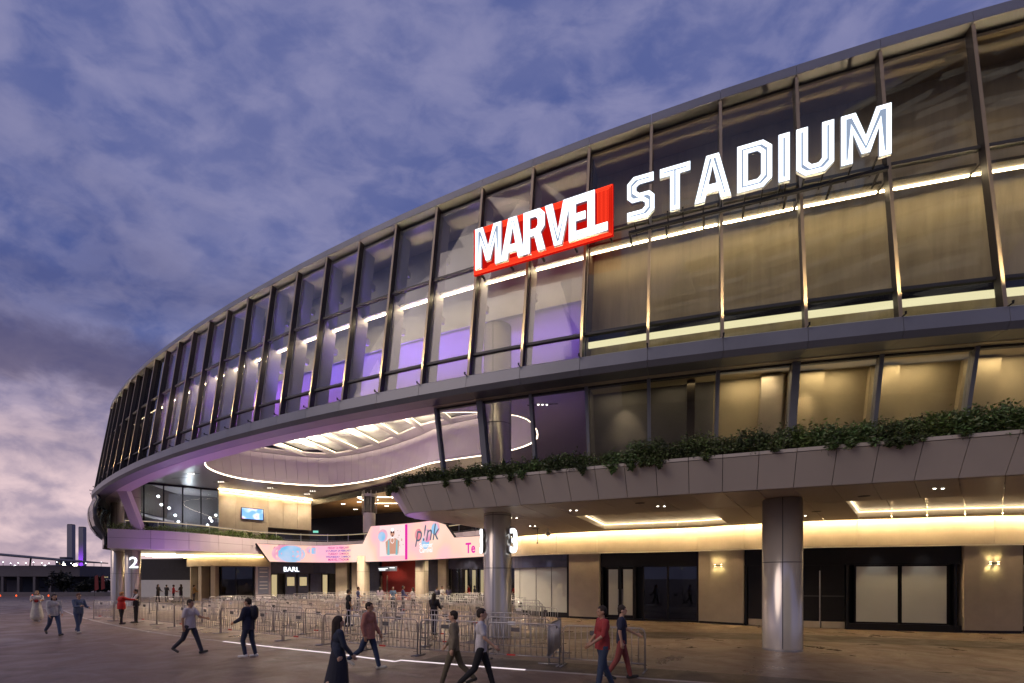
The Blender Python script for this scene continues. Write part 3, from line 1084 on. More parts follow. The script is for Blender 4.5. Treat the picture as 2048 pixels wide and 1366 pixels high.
# dark shopfront with double door and glazed pair
wslab(5.64, 10.92, 0.10, 0.45, 3.0, ZFB - 0.06, 'shop_header', 'black_frame')
for a, b, o_ in ((6.05, 6.70, 0), (6.88, 7.52, 1)):
    d = wslab(a, b, 0.16, 0.22, 0.10, 2.98, 'door_leaf', 'black_frame')
    wslab(a + 0.06, b - 0.06, 0.145, 0.165, 0.28, 2.86, 'door_panel', 'frosted', d)
    hs = b - 0.02 if o_ == 0 else a + 0.02
    mb = MB()
    mb.tube([WP.pt(w0 + hs, 0.06, 0.85), WP.pt(w0 + hs, 0.06, 1.75)], 0.018, 6)
    mb.build('handle', 'galv', d)
for a in (5.66, 6.72, 7.54, 7.98, 9.30, 10.80):
    wslab(a, a + 0.10, 0.08, 0.30, 0.0, 3.0, 'frame_post', 'black_frame')
for a, b in ((8.08, 9.30), (9.40, 10.80)):
    wslab(a, b, 0.17, 0.185, 0.12, 2.98, 'shop_pane', 'glass_dark')
    wslab(a, b, 0.12, 0.26, 0.0, 0.12, 'shop_sill', 'black_frame')
wslab(5.7, 8.0, 0.10, 0.4, 0.0, 0.10, 'shop_sill', 'black_frame')
# long dark front with tall handle and two white-screened windows
wslab(13.16, 21.78, 0.08, 0.45, 2.98, ZFB - 0.06, 'shop_header', 'black_frame')
d = wslab(13.3, 15.2, 0.15, 0.22, 0.35, 2.98, 'door_leaf', 'black_frame')
wslab(13.32, 15.18, 0.14, 0.22, 0.03, 0.34, 'kick_plate', 'stone_wall', d)
for a, b in ((15.24, 16.40), (16.43, 17.4)):
    d = wslab(a, b, 0.15, 0.22, 0.35, 2.98, 'door_leaf', 'black_frame')
    wslab(a + 0.01, b - 0.01, 0.14, 0.22, 0.03, 0.34, 'kick_plate', 'stone_wall', d)
    wslab(a + 0.02, b - 0.02, 0.13, 0.16, 1.50, 1.56, 'door_rail', 'cover_strip', d)
mb = MB(); mb.tube([WP.pt(w0 + 16.36, 0.05, 0.10), WP.pt(w0 + 16.36, 0.05, 2.72)], 0.026, 8); mb.build('handle', 'galv', d)
for a in (13.16, 15.2, 17.42, 21.5):
    wslab(a, a + 0.10, 0.04, 0.3, 0.0, 2.98, 'frame_post', 'black_frame')
for a, b in ((17.84, 19.45), (19.62, 21.24)):
    f_ = wslab(a - 0.06, b + 0.06, 0.13, 0.20, 0.30, 2.96, 'window_frame', 'black_frame')
    wslab(a, b, 0.10, 0.135, 0.38, 2.90, 'frosted_window', 'frosted', f_)
wslab(17.5, 21.78, 0.06, 0.4, 0.0, 0.30, 'window_plinth', 'black_frame')
wslab(24.1, 31.0, 0.1, 0.4, 3.0, ZFB - 0.06, 'shop_header', 'black_frame')
for a, b in ((24.3, 27.4), (27.5, 30.8)):
    wslab(a, b, 0.15, 0.18, 0.3, 2.95, 'frosted_window', 'frosted')
# spots put in front of the screened windows for their pale glow
for s, e_ in ((0.4, 16), (2.3, 16), (18.64, 15), (20.4, 15), (6.4, 5), (7.2, 5)):
    p = WP.pt(w0 + s, -0.30, 3.6)
    q = WP.pt(w0 + s, 0.2, 2.2)
    lamp('SPOT', p, e_, (1.0, 0.95, 0.82), None, 0.15, q, 80, 1.0, name='window_front_spot')

# twin up-down wall lamps
for s, lab in ((11.95, 'twin up-and-down wall lamp on the pier beside the glazed shopfront pair'), (22.85, 'twin up-and-down wall lamp on the pier beside the two white-screened windows')):
    x, y = WP.at(w0 + s, -0.06)
    o = empty('wall_lamp', (x, y, 3.02), WP.ang(w0 + s))
    tag(o, lab, 'wall lamp', None)
    MB().box(-0.17, -0.10, -0.02, 0.17, 0.0, 0.02).build('arm', 'black_frame', o)
    for d in (-0.15, 0.15):
        mb = MB(); mb.lathe(d, -0.09, [(0.045, -0.045), (0.05, 0.0), (0.045, 0.045)], 10); hd_ = mb.build('lamp_head', 'black_frame', o)
        for z in (-0.048, 0.048):
            MB().lathe(d, -0.09, [(0.038, z - 0.004), (0.038, z + 0.004)], 10).build('lens', 'led_warm', hd_)
            lamp('SPOT', (d, -0.10, z * 1.4), 9, (1.0, 0.82, 0.34), o, 0.02, (d, -0.02, z * 9), 110, 0.8, name='wall_lamp_light')

# ---- columns ----------------------------------------------------------------
def column(x, y, r, z1, name='column', split=(2.9,), parent=ST, turn=0.0, mat='column_metal'):
    c = MB().lathe(x, y, [(r * 1.0, 0.0), (r * 1.0, 0.08), (r, 0.081), (r, z1)], 48).build(name, mat, parent, True)
    for z in split:
        MB().lathe(x, y, [(r + 0.003, z - 0.012), (r + 0.003, z + 0.012)], 48).build('joint_ring', 'cover_strip', c)
    for a in (turn, turn + math.pi * 0.66, turn + math.pi * 1.33):
        mb = MB()
        ca, sa = math.cos(a), math.sin(a)
        px, py = -sa * 0.012, ca * 0.012
        x0, y0 = x + ca * (r - 0.02), y + sa * (r - 0.02)
        x1, y1 = x + ca * (r + 0.004), y + sa * (r + 0.004)
        mb.hexa([(x0 - px, y0 - py, 0.1), (x0 + px, y0 + py, 0.1), (x1 + px, y1 + py, 0.1), (x1 - px, y1 - py, 0.1),
                 (x0 - px, y0 - py, z1), (x0 + px, y0 + py, z1), (x1 + px, y1 + py, z1), (x1 - px, y1 - py, z1)])
        mb.build('joint_strip', 'cover_strip', c)
    MB().lathe(x, y, [(r + 0.006, 0.0), (r + 0.006, 0.07)], 48).build('base_ring', 'galv', c)
    return c


column(8.97, 16.05, 0.60, 4.98, turn=R(-118))
column(-0.59, 19.75, 0.565, CEIL, split=(2.78, 4.9, 8.6), turn=R(-107))
column(-32.3, 41.2, 0.55, CEIL, split=(2.75, 9.2), turn=R(-60))
column(-35.2, 43.2, 0.52, CEIL, split=(2.75, 9.2), turn=R(-60))
column(-8.6, 46.2, 0.62, 4.6, split=(3.0,), turn=R(-60), mat='stone_wall')
column(-15.3, 49.8, 0.62, 4.6, split=(3.0,), turn=R(-60), mat='stone_wall')
for x, y in ((17.5, 13.4),):
    column(x, y, 0.60, 4.98, turn=R(-118))

# ================================================================== entrance square
VOID = [(-27.8, 43.8), (-28.6, 48.1), (-26.8, 51.4), (-21.4, 53.9), (-17.7, 52.7), (-13.6, 49.8), (-9.7, 45.9), (-6.8, 42.9), (-0.9, 39.5),
        (1.6, 36.5), (1.6, 33), (0, 30.3), (-5, 30.0), (-12, 32.2), (-19.0, 36.2), (-24.0, 39.6)]
vr = catmull(VOID + VOID[:1] + VOID[1:2] + VOID[2:3], 6)
vr = vr[6:6 + 16 * 6]
void = [tuple(p) for p in vr]
front = [F(i, 0.4, 1.60)[:2] for i in np.arange(4.9, LAST + 0.1, 1.0)]
outer = front + [(-18, 80), (20, 80), (20, 24), (6, 21)]
poly_prism(outer, CEIL, CEIL + 0.25, 'ceiling', 'ceiling_metal', ST, holes=[void])
# joints in the ceiling as thin shadow strips
for k in range(-14, 6):
    x0 = -26 + k * 2.1
    a, b = Vector((x0, 24 - k * 0.6, 0)), Vector((x0 + 12, 60, 0))
# void lining in upright panels
nv = len(void)
lens = np.r_[0, np.cumsum([math.dist(void[i], void[(i + 1) % nv]) for i in range(nv)])]
tot = lens[-1]
vx = np.array([p[0] for p in void] + [void[0][0]])
vy = np.array([p[1] for p in void] + [void[0][1]])


def vp(s):
    s = s % tot
    return np.array((np.interp(s, lens, vx), np.interp(s, lens, vy)))


ctr = np.array((-13.5, 42.0))
NP = 76
ZV = 15.9
for k in range(NP):
    a, b = vp(tot * k / NP + 0.012), vp(tot * (k + 1) / NP - 0.012)

    def outw(p, d):
        v = p - ctr
        return p + v / np.hypot(*v) * d
    a2, b2, a3, b3 = outw(a, 0.12), outw(b, 0.12), outw(a, 0.75), outw(b, 0.75)
    MB().hexa([(*outw(a, 0.05), CEIL + 0.03), (*outw(b, 0.05), CEIL + 0.03), (*b2, CEIL + 0.03), (*a2, CEIL + 0.03),
               (*a3, ZV), (*b3, ZV), (*outw(b, 0.85), ZV), (*outw(a, 0.85), ZV)]).build('void_panel', 'void_panel', ST)
NR = 96
mbr = MB(); mbl = MB()
for k in range(NR):
    a, b = vp(tot * k / NR), vp(tot * (k + 1) / NR)

    def inw(p, d):
        v = ctr - p
        return p + v / np.hypot(*v) * d
    mbl.hexa([(*inw(a, 0.02), CEIL - 0.01), (*inw(b, 0.02), CEIL - 0.01), (*inw(b, -0.03), CEIL - 0.01), (*inw(a, -0.03), CEIL - 0.01),
              (*inw(a, 0.05), CEIL + 0.05), (*inw(b, 0.05), CEIL + 0.05), (*inw(b, -0.03), CEIL + 0.05), (*inw(a, -0.03), CEIL + 0.05)])
    mbr.hexa([(*inw(a, -0.9), CEIL + 0.0 + 3.35), (*inw(b, -0.9), CEIL + 3.35), (*inw(b, 0.6), CEIL + 3.45), (*inw(a, 0.6), CEIL + 3.45),
              (*inw(a, -0.9), CEIL + 3.6), (*inw(b, -0.9), CEIL + 3.6), (*inw(b, 0.6), CEIL + 3.6), (*inw(a, 0.6), CEIL + 3.6)])
mbl.build('void_light_rim', 'led_cove', ST)
mbr.build('skylight_ring', 'void_panel', ST)
# skylight ribs with pillows of film between them
pbr('film', (0.46, 0.46, 0.45), 0.35, var=0.25, scale=0.7)
def in_void(x, y):
    r = False
    j = nv - 1
    for i in range(nv):
        (xi, yi), (xj, yj) = void[i], void[j]
        if (yi > y) != (yj > y) and x < (xj - xi) * (y - yi) / (yj - yi) + xi:
            r = not r
        j = i
    return r


for k in range(-2, 7):
    xb = -19.6 + 3.42 * k
    yb = 56.0
    d = Vector((-0.25, -1, 0)).normalized()
    p0 = Vector((xb + 0.5, yb, 16.1))
    tt = [t for t in np.arange(0, 32, 0.25) if in_void(p0.x + d.x * t, p0.y + d.y * t)]
    if not tt:
        continue
    a = p0 + d * (min(tt) - 0.5)
    RL = max(tt) - min(tt) + 1.0
    b = a + d * RL
    mb = MB(); mb.tube([a, b], 0.27, 8); rb = mb.build('skylight_rib', 'blade_white', ST)
    mb = MB()
    n_ = d.cross(Vector((0, 0, 1)))
    for sgn in (-1, 1):
        p = a + n_ * 0.24 * sgn + Vector((0, 0, 0.14)); q = b + n_ * 0.24 * sgn + Vector((0, 0, 0.14))
        mb.tube([p, q], 0.035, 4)
    mb.build('rib_light', 'led_warm_soft', rb)
    # pillow
    vs, fs = [], []
    nu, nvv = 24, 8
    for iu in range(nu + 1):
        for iv in range(nvv + 1):
            u, v = iu / nu, iv / nvv
            p = a + d * (RL * u) + n_ * (-3.42 * 0.97) * v
            bulge = 0.30 * math.sin(math.pi * v) * abs(math.sin(math.pi * u * 5)) ** 0.7
            vs.append((p.x, p.y, 16.55 - bulge))
    for iu in range(nu):
        for iv in range(nvv):
            q = iu * (nvv + 1) + iv
            fs.append((q, q + 1, q + nvv + 2, q + nvv + 1))
    mesh_obj('skylight_film', vs, fs, 'film', ST, True)
poly_prism([F(i, 1, 0.85)[:2] for i in range(0, LAST + 1)] + [(-18, 85), (30, 85), (30, 18)], 17.41, 17.5, 'roof_deck', 'cover_strip', ST)
for x, y in ((-21, 47), (-15, 43), (-10, 39), (-4, 35)):  # unseen lamps added in the void to brighten lining and film
    lamp('AREA', (x, y, 15.2), 3000, (1.0, 0.82, 0.56), None, 3.0, (x, y, 20), name='skylight_fill')

# slots with spotlights in the ceiling
sl = [(-33.0, 44.5), (-31.5, 47.5), (-34.0, 49.5), (-31.0, 51.5), (-27.5, 55), (-23.5, 57), (-19.5, 57.5), (-15, 56), (-11, 52), (-6.5, 47.5), (-29, 56.5), (-25, 59), (-3, 44), (-1.5, 26), (-4.5, 27.0),
      (1.8, 28.5), (-8, 28.6), (-12.0, 29.8), (-16, 32.5)]
for k, (x, y) in enumerate(sl):
    o = MB().box(-0.9, -0.06, CEIL - 0.012, 0.9, 0.06, CEIL + 0.01).build('ceiling_slot', 'black_frame', ST)
    o.location = (x, y, 0); o.rotation_euler[2] = R(-8)
    if k % 4 != 2:
        for d in (-0.25, 0.0, 0.25):
            mb = MB(); mb.lathe(x + d, y, [(0.055, CEIL - 0.024), (0.055, CEIL - 0.014)], 8); mb.build('spot_lens', 'led_down', ST)
for x, y, e_ in ((-22, 45, 620), (-16, 41, 620), (-10, 37, 620), (-5, 33, 460), (-13, 48, 420), (-20, 34, 420), (-8, 27, 260)):
    lamp('SPOT', (x, y, CEIL - 0.1), e_ * 14, (1.0, 0.80, 0.55), None, 0.07, (x, y, 0), 112, 0.7, name='square_downlight')

# ---- balcony ----------------------------------------------------------------
B_ = [(-31.6, 37.75), (-30.4, 38.4), (-28.9, 39.3), (-28.02, 40.4), (-26.87, 42.6), (-26.25, 45.0), (-25.45, 47.7), (-23.63, 50.0), (-20.73, 51.8),
      (-17.68, 51.2), (-13.99, 49.0), (-10.86, 46.9), (-8.14, 44.7), (-4.58, 41.0), (-2.53, 38.9), (-0.92, 37.0), (0.63, 34.0)]
BP = Path(B_, sign=-1)
ZBT, ZBB = 6.22, 4.70
sB = lambda x, y: BP.near(x, y)
b_tip = sB(-25.4, 47.8)
n = 5
c_ = list(np.linspace(0, b_tip + 1.4, 6)) + [b_tip + 1.4 + 1.6 * k for k in range(1, 24)]
c_ = [c for c in c_ if c <= BP.len]
for a, b in zip(c_[:-1], c_[1:]):
    slab(BP, a + 0.012, b - 0.012, 0.0, 0.15, 5.56, ZBT, 'fascia_panel', 'fascia_purple_lit', ST, 3)
    slab(BP, a + 0.012, b - 0.012, 0.0, 0.15, ZBB, 5.54, 'fascia_panel', 'fascia_purple_lit', ST, 3)
slab(BP, 0, BP.len, 0.05, 0.3, ZBB + 0.01, ZBT - 0.02, 'fascia_backing', 'cover_strip', ST, 50)
# balcony floor and soffit
bfl = [BP.at(s, 0.1) for s in np.linspace(0, BP.len, 50)] + [(6, 36), (14, 60), (-10, 80), (-36, 80), (-40.5, 60), (-39, 50), (-36.0, 44), (-33.5, 40.5)]
poly_prism(bfl, ZBB + 0.02, ZBB + 0.05, 'balcony_soffit', 'ceiling_metal', ST)
poly_prism(bfl, 5.35, 5.5, 'balcony_floor', 'paving', ST)
# glass balustrade with posts and rail
s = 1.0
while s < BP.len - 1:
    e_ = min(s + 2.3, BP.len - 0.5)
    slab(BP, s + 0.03, e_ - 0.03, 0.62, 0.635, 5.9, 7.0, 'balustrade_glass', 'glass_rail', ST, 3)
    mb = MB(); x, y = BP.at(s, 0.70); mb.box(x - 0.03, y - 0.05, 5.5, x + 0.03, y + 0.05, 7.12); mb.build('balustrade_post', 'galv', ST)
    mb = MB(); sweep(mb, BP, s, e_, [(0.59, 6.99), (0.67, 6.99), (0.67, 7.06), (0.59, 7.06)], 3); hr_ = mb.build('handrail', 'galv', ST)
    mb = MB(); sweep(mb, BP, s, e_, [(0.585, 6.95), (0.62, 6.95), (0.62, 6.985), (0.585, 6.985)], 3); mb.build('rail_glow_strip', 'rail_glow', hr_)  # glowing strip added for the gold line along the rail
    mb = MB(); sweep(mb, BP, s, e_, [(0.66, 6.40), (0.70, 6.40), (0.70, 6.44), (0.66, 6.44)], 3); mb.build('mid_rail', 'galv', hr_)
    s += 2.3
# back of the balcony: glazed room, pale panel wall, dark opening
CP = Path([(-40.6, 50.5), (-39.4, 51.4), (-33.8, 55.7)], sign=-1, smooth=False)
for k in range(5):
    a, b = CP.len * k / 5, CP.len * (k + 1) / 5
    slab(CP, a + 0.05, b - 0.05, 0.0, 0.02, 5.5, CEIL - 0.2, 'room_pane', 'glass_clear', ST)
    slab(CP, a - 0.06, a + 0.06, -0.06, 0.12, 5.5, CEIL - 0.02, 'room_mullion', 'black_frame', ST)
    slab(CP, a, b, -0.04, 0.10, 7.6, 7.72, 'room_transom', 'black_frame', ST)
slab(CP, 0, CP.len, -0.06, 0.12, CEIL - 0.22, CEIL - 0.02, 'room_head', 'black_frame', ST)
slab(CP, 1.5, CP.len + 1, 7.0, 7.2, 5.5, CEIL, 'room_back_wall', 'room_dark', ST)
slab(CP, 1.5, CP.len + 1, 4.0, 4.2, 5.5, 7.8, 'room_screen_wall', 'white_board', ST)
for k, (u, o_, z) in enumerate(((3.0, 3, 11.6), (3.3, 4, 10.8), (4.0, 2.5, 10.3), (4.6, 3.2, 9.6), (4.9, 3.4, 8.9), (9.4, 2.2, 11.2), (8.6, 3, 9.9), (8.0, 3, 9.5), (8.2, 3.2, 9.2), (7.8, 3.4, 8.7), (10.6, 2, 11.6))):
    p = CP.pt(u, o_, z)
    MB().lathe(p[0], p[1], [(0.05, z - 0.15), (0.16, z), (0.05, z + 0.12)], 8).build('room_lamp', 'led_white', ST)
lamp('POINT', CP.pt(6, 4.5, 10.4), 260, (0.85, 0.93, 1.0), None, 0.3, name='room_light')
lamp('POINT', CP.pt(5, 2.5, 7.0), 120, (0.85, 0.93, 1.0), None, 0.3, name='room_light')
DP = Path([(-33.8, 55.7), (-26.4, 63.6)], sign=-1, smooth=False)
for k in range(6):
    a, b = DP.len * k / 6, DP.len * (k + 1) / 6
    z0 = 8.6 if k > 2 else 5.5
    slab(DP, a + 0.012, b - 0.012, 0.0, 0.2, z0, CEIL - 0.25, 'wall_panel', 'stone_wall', ST)
slab(DP, DP.len * 0.5, DP.len, 0.5, 0.7, 5.5, 8.7, 'bar_back', 'dark_room', ST)
slab(DP, 0, DP.len, 0.06, 0.3, 8.5, CEIL, 'wall_backing', 'cover_strip', ST)
slab(DP, 0.0, DP.len, -0.25, -0.17, CEIL - 0.06, CEIL - 0.02, 'wall_wash', 'led_wash', ST, 6)
for u in (1.2, 3.6, 6.0, 8.4, 10.2):  # added fill that brightens the panel wall
    lamp('SPOT', DP.pt(u, -1.6, CEIL - 0.15), 520, (1.0, 0.82, 0.56), None, 0.08, DP.pt(u, 0.0, 9.2), 95, 0.9, name='wall_fill')
for s_ in (2, 5, 8, 11, 14):  # added fill for the dim balcony planting
    p = BP.pt(s_, 0.9, 8.9)
    lamp('SPOT', BP.pt(s_, 1.6, CEIL - 0.15), 420, (1.0, 0.86, 0.58), None, 0.08, BP.pt(s_, 0.35, 6.2), 60, 0.9, name='planting_fill')
# television on the panel wall
tv = MB()
sweep(tv, DP, 2.35, 4.85, [(-0.14, 9.35), (-0.02, 9.35), (-0.02, 10.75), (-0.14, 10.75)])
tvo = tv.build('television', 'black_frame'); tag(tvo, 'wide lit screen hung on the pale panel wall above the balcony', 'screen')
m, t, out = new_mat('tv_picture')
e = t.nodes.new('ShaderNodeEmission'); tcn = t.nodes.new('ShaderNodeTexCoord'); gr = t.nodes.new('ShaderNodeValToRGB')
nz = t.nodes.new('ShaderNodeTexNoise'); nz.inputs['Scale'].default_value = 0.9; nz.inputs['Detail'].default_value = 1
t.links.new(tcn.outputs['Object'], nz.inputs['Vector']); t.links.new(nz.outputs[0], gr.inputs[0]); t.links.new(gr.outputs[0], e.inputs[0])
gr.color_ramp.elements[0].position = 0.36; gr.color_ramp.elements[0].color = (0.20, 0.42, 1, 1)
gr.color_ramp.elements[1].position = 0.62; gr.color_ramp.elements[1].color = (0.9, 0.25, 0.55, 1)
el = gr.color_ramp.elements.new(0.5); el.color = (0.75, 0.82, 1, 1)
e.inputs[1].default_value = 1.6
t.links.new(e.outputs[0], out.inputs[0])
tv = MB(); sweep(tv, DP, 2.42, 4.78, [(-0.150, 9.42), (-0.142, 9.42), (-0.142, 10.68), (-0.150, 10.68)]); tv.build('picture', 'tv_picture', tvo)
# the further hall behind the balcony with a brown ceiling
poly_prism([(-26.6, 64.0), (-10.5, 50.5), (6, 42), (16, 60), (-14, 92), (-44, 92)], 12.0, 12.3, 'hall_ceiling', 'brown_ceiling', ST)
EP = Path([(-42, 84), (-12, 70), (12, 56)], sign=-1, smooth=False)
slab(EP, 0, EP.len, 0, 0.3, 5.4, 12.2, 'hall_back_wall', 'dark_room', ST)
EH = Path([(-26.4, 63.6), (-10.5, 50.4), (2, 42.5)], sign=-1, smooth=False)
slab(EH, 0, EH.len, 0.0, 0.15, 11.9, CEIL, 'hall_head', 'black_frame', ST, 2)
for x, y, w_ in ((-16, 60, 2.4), (-9, 55, 2.2)):
    for dx, dy, sx, sy in ((0, -w_, w_, 0.05), (0, w_, w_, 0.05), (-w_, 0, 0.05, w_), (w_, 0, 0.05, w_)):
        MB().box(x + dx - sx, y + dy - sy, 11.94, x + dx + sx, y + dy + sy, 11.99).build('tray_light', 'led_cove', ST)
for k in range(16):
    x, y = -22 + (k % 8) * 2.6, 63 - (k % 8) * 1.6 + (k // 8) * 5
    mb = MB()
    for d in (-0.2, 0, 0.2):
        mb.lathe(x + d, y, [(0.06, 11.97), (0.06, 11.995)], 8)
    mb.build('downlight', 'led_down', ST)
for x, y in ((-18, 62), (-11, 57), (-4, 52)):
    lamp('AREA', (x, y, 8.5), 330, (1.0, 0.72, 0.40), None, 4, (x, y, 14), name='hall_uplight')
for x, y, r in ((-25.0, 61.2, 0.60), (-16.0, 54.2, 0.62), (-12.5, 50.3, 0.6)):
    if r != 0.6:
        c = column(x, y, r, 11.5, split=(7.0,))
        c.data.materials[0] = MATS['dark_room']
    else:
        continue
    MB().lathe(x, y, [(r + 0.05, 7.4), (r + 0.05, 9.6)], 32).build('column_sleeve', 'white_board', c)
    for k in range(6):
        a = k * math.pi / 3
        mb = MB(); mb.tube([(x + (r + 0.16) * math.cos(a), y + (r + 0.16) * math.sin(a), 9.6), (x + (r + 0.16) * math.cos(a), y + (r + 0.16) * math.sin(a), 12.1)], 0.05, 6); mb.build('column_rod', 'galv', c)
    MB().lathe(x, y, [(r + 0.22, 11.4), (r + 0.22, 11.7)], 32).build('column_collar', 'galv', c)
ex = MB().box(-0.35, -0.05, 0, 0.35, 0.05, 0.3).build('exit_sign', 'exit_green'); ex.location = (-27.2, 67.0, 8.6)
tag(ex, 'small green lit exit sign on the dark wall behind the balcony', 'exit sign')
# bar tables on the balcony
for k, s_ in enumerate((3.5, 5.4, 7.2, 9.0, 11.0, 13.2)):
    x, y = BP.at(s_, 1.9)
    o = empty('bar_table', (x, y, 5.5))
    tag(o, 'tall round bar table behind the glass balustrade among the planting', 'table', 'bar tables on the balcony')
    MB().lathe(0, 0, [(0.42, 1.02), (0.42, 1.07)], 20).build('table_top', 'table_wood', o)
    MB().lathe(0, 0, [(0.04, 0.03), (0.04, 1.02)], 8).build('leg', 'black_frame', o)
    MB().lathe(0, 0, [(0.28, 0.0), (0.28, 0.03)], 16).build('base', 'black_frame', o)

# ---- hull at the far end: dark curved cladding that folds under the ribbon ----
hp_ = [(-0.22, 8.99), (-0.45, 8.7), (-0.60, 8.3), (-0.66, 7.8), (-0.62, 7.2), (-0.45, 6.6), (-0.12, 6.05), (0.40, 5.55), (1.1, 5.1), (2.0, 4.78)]
for i in range(26, LAST):
    vs = []
    for ii in (i + 0.004, i + 0.996):
        lim = np.interp(ii, [26, 27, 28.5, 31], [0.30, 0.35, 1.2, 2.2])
        sh_ = 0.35 * max(0.0, 28 - ii) / 2
        for o_, z_ in hp_:
            o2 = min(o_ + (sh_ if z_ < 8.9 else 0), lim)
            p = F(ii, 0, o2); vs.append((p[0], p[1], z_))
        for o_, z_ in reversed(hp_):
            o2 = min(o_ + (sh_ if z_ < 8.9 else 0), lim) + 0.15
            p = F(ii, 0, o2); vs.append((p[0], p[1], z_ + 0.04))
    m_ = len(hp_) * 2
    fs = [(j, (j + 1) % m_, m_ + (j + 1) % m_, m_ + j) for j in range(m_)] + [tuple(range(m_ - 1, -1, -1)), tuple(range(m_, 2 * m_))]
    mesh_obj('hull_panel', vs, fs, 'hull_dark', ST, True)
# slanting strut between ribbon and balcony at the far end
a, b = Vector((*F(24.6, 0, 0.9)[:2], 9.1)), Vector((-30.1, 39.3, 5.4))
mb = MB(); mb.hexa([b + Vector((-0.35, 0, 0)), b + Vector((0.35, 0, 0)), b + Vector((0.35, 0.5, 0)), b + Vector((-0.35, 0.5, 0)),
                    a + Vector((-0.35, 0, 0)), a + Vector((0.35, 0, 0)), a + Vector((0.35, 0.5, 0)), a + Vector((-0.35, 0.5, 0))])
mb.build('slanting_strut', 'fascia_purple_lit', ST)

# ---- ground floor of the square ---------------------------------------------
G_ = [(-35.13, 53.0), (-32.85, 50.5), (-30.1, 49.0), (-28.07, 49.0), (-26.68, 50.0), (-25.53, 51.0), (-23.24, 53.0), (-21.61, 54.0),
      (-18.48, 53.5), (-15.96, 52.5), (-11.58, 50.0), (-8.06, 47.5), (-5.36, 45.5), (-2.65, 43.5), (0.83, 42.0), (4, 40.6)]
GP = Path(G_, sign=-1)
gs = lambda a, b, o0, o1, z0, z1, name, mat, parent=ST, n=None: slab(GP, a, b, o0, o1, z0, z1, name, mat, parent, n or max(1, int((b - a) * 1.2)))
gs(0.4, 11.7, -0.5, 0.3, 3.55, 4.62, 'lit_fascia', 'stone_wall', ST, 16)
gs(0.6, 11.0, -0.78, -0.70, 4.52, 4.58, 'fascia_light', 'led_gold', ST, 14)
gs(0, 45, 0.9, 1.1, 0, 4.7, 'shop_back_wall', 'dark_room', ST, 40)
for a, b in ((1.4, 1.9), (4.3, 4.9), (6.3, 6.85)):
    gs(a, b, -0.3, 0.5, 0, 3.55, 'stone_pier', 'stone_wall')
gs(2.0, 4.2, 0.3, 0.35, 0, 3.5, 'shop_pane', 'glass_dark')
gs(6.95, 10.3, 0.25, 0.28, 0.1, 3.5, 'shop_pane', 'glass_dark')
for a in (6.88, 8.6, 10.25):
    gs(a, a + 0.08, 0.15, 0.35, 0, 3.5, 'frame_post', 'black_frame')
gs(10.4, 11.85, -0.35, 0.4, 0, 4.6, 'stone_pier', 'fascia_purple_lit')
ps_ = gs(10.62, 11.62, -0.40, -0.36, 0.7, 3.5, 'poster_board', 'poster_blue', None); tag(ps_, 'tall blue directory board with pale lettering on the pier by the shop', 'board')
for z in (3.25, 2.9, 2.45, 1.9, 1.55, 1.2):
    gs(10.75, 11.5, -0.41, -0.402, z, z + 0.10, 'print_line', 'tag_white', ps_)
# the dark shop with its lettered header
gs(11.9, 18.9, -0.3, 0.3, 2.85, 4.0, 'shop_header', 'navy')
for a in (11.9, 12.6, 13.3, 14.6, 15.9, 17.2, 17.9, 18.85):
    gs(a, a + 0.08, -0.1, 0.2, 0, 2.85, 'frame_post', 'black_frame')
for a, b in ((13.4, 14.5), (14.7, 15.8), (16.0, 17.1)):
    d = gs(a, b, 0.05, 0.09, 0.1, 2.8, 'shop_door', 'navy')
    gs(a + 0.18, b - 0.18, 0.03, 0.055, 1.5, 2.45, 'door_glazing', 'warm_window', d)
for a, b in ((12.0, 12.55), (17.3, 17.85)):
    gs(a, b, 0.05, 0.09, 0.4, 2.7, 'side_window', 'warm_window')
for a, b in ((18.95, 20.4), (21.0, 21.9)):
    gs(a, b, -0.15, 0.5, 0, 4.4, 'stone_pier', 'stone_wall')
gs(20.45, 20.95, 0.2, 0.3, 0, 4.2, 'dark_door', 'black_frame')
gs(21.95, 24.5, 0.3, 0.4, 0, 4.2, 'dark_door', 'navy')
rd = gs(24.6, 29.9, 0.6, 0.85, 0, 4.6, 'red_wall', 'red_wall')
for a in (24.6, 25.4):
    gs(a, a + 0.08, 0.45, 0.62, 0, 2.6, 'door_trim', 'stone_wall', rd)
gs(30.9, 33.4, 0.2, 0.3, 0, 4.4, 'dark_front', 'navy')
gs(33.5, 34.6, -0.3, 0.4, 0, 4.4, 'stone_pier', 'stone_wall')
gs(34.7, 44, -0.1, 0.2, 3.2, 4.6, 'glazed_header', 'navy')
for a in (34.7, 35.9, 37.1, 38.3, 39.6, 41.0, 42.4):
    gs(a, a + 0.09, -0.05, 0.15, 0, 3.2, 'frame_post', 'black_frame')
    gs(a + 0.1, a + 1.1, 0.04, 0.06, 0.1, 3.2, 'glazed_pane', 'glass_clear')
for a, b in ((36.0, 36.4), (36.9, 37.3), (38.0, 38.5), (39.4, 39.8)):
    gs(a, b, 0.82, 0.88, 0.9, 3.1, 'lit_screen', 'warm_window')
# overhead sign in the red room
o_ = gs(24.9, 27.6, -0.30, -0.22, 3.05, 3.55, 'hanging_sign', 'poster_blue', None); tag(o_, 'small blue hanging sign with white lettering before the red wall', 'sign')
for z, a, b in ((3.38, 26.6, 27.3), (3.30, 25.0, 26.3), (3.16, 25.1, 26.0)):
    gs(a, b, -0.31, -0.302, z, z + 0.07, 'print_line', 'number_white', o_)
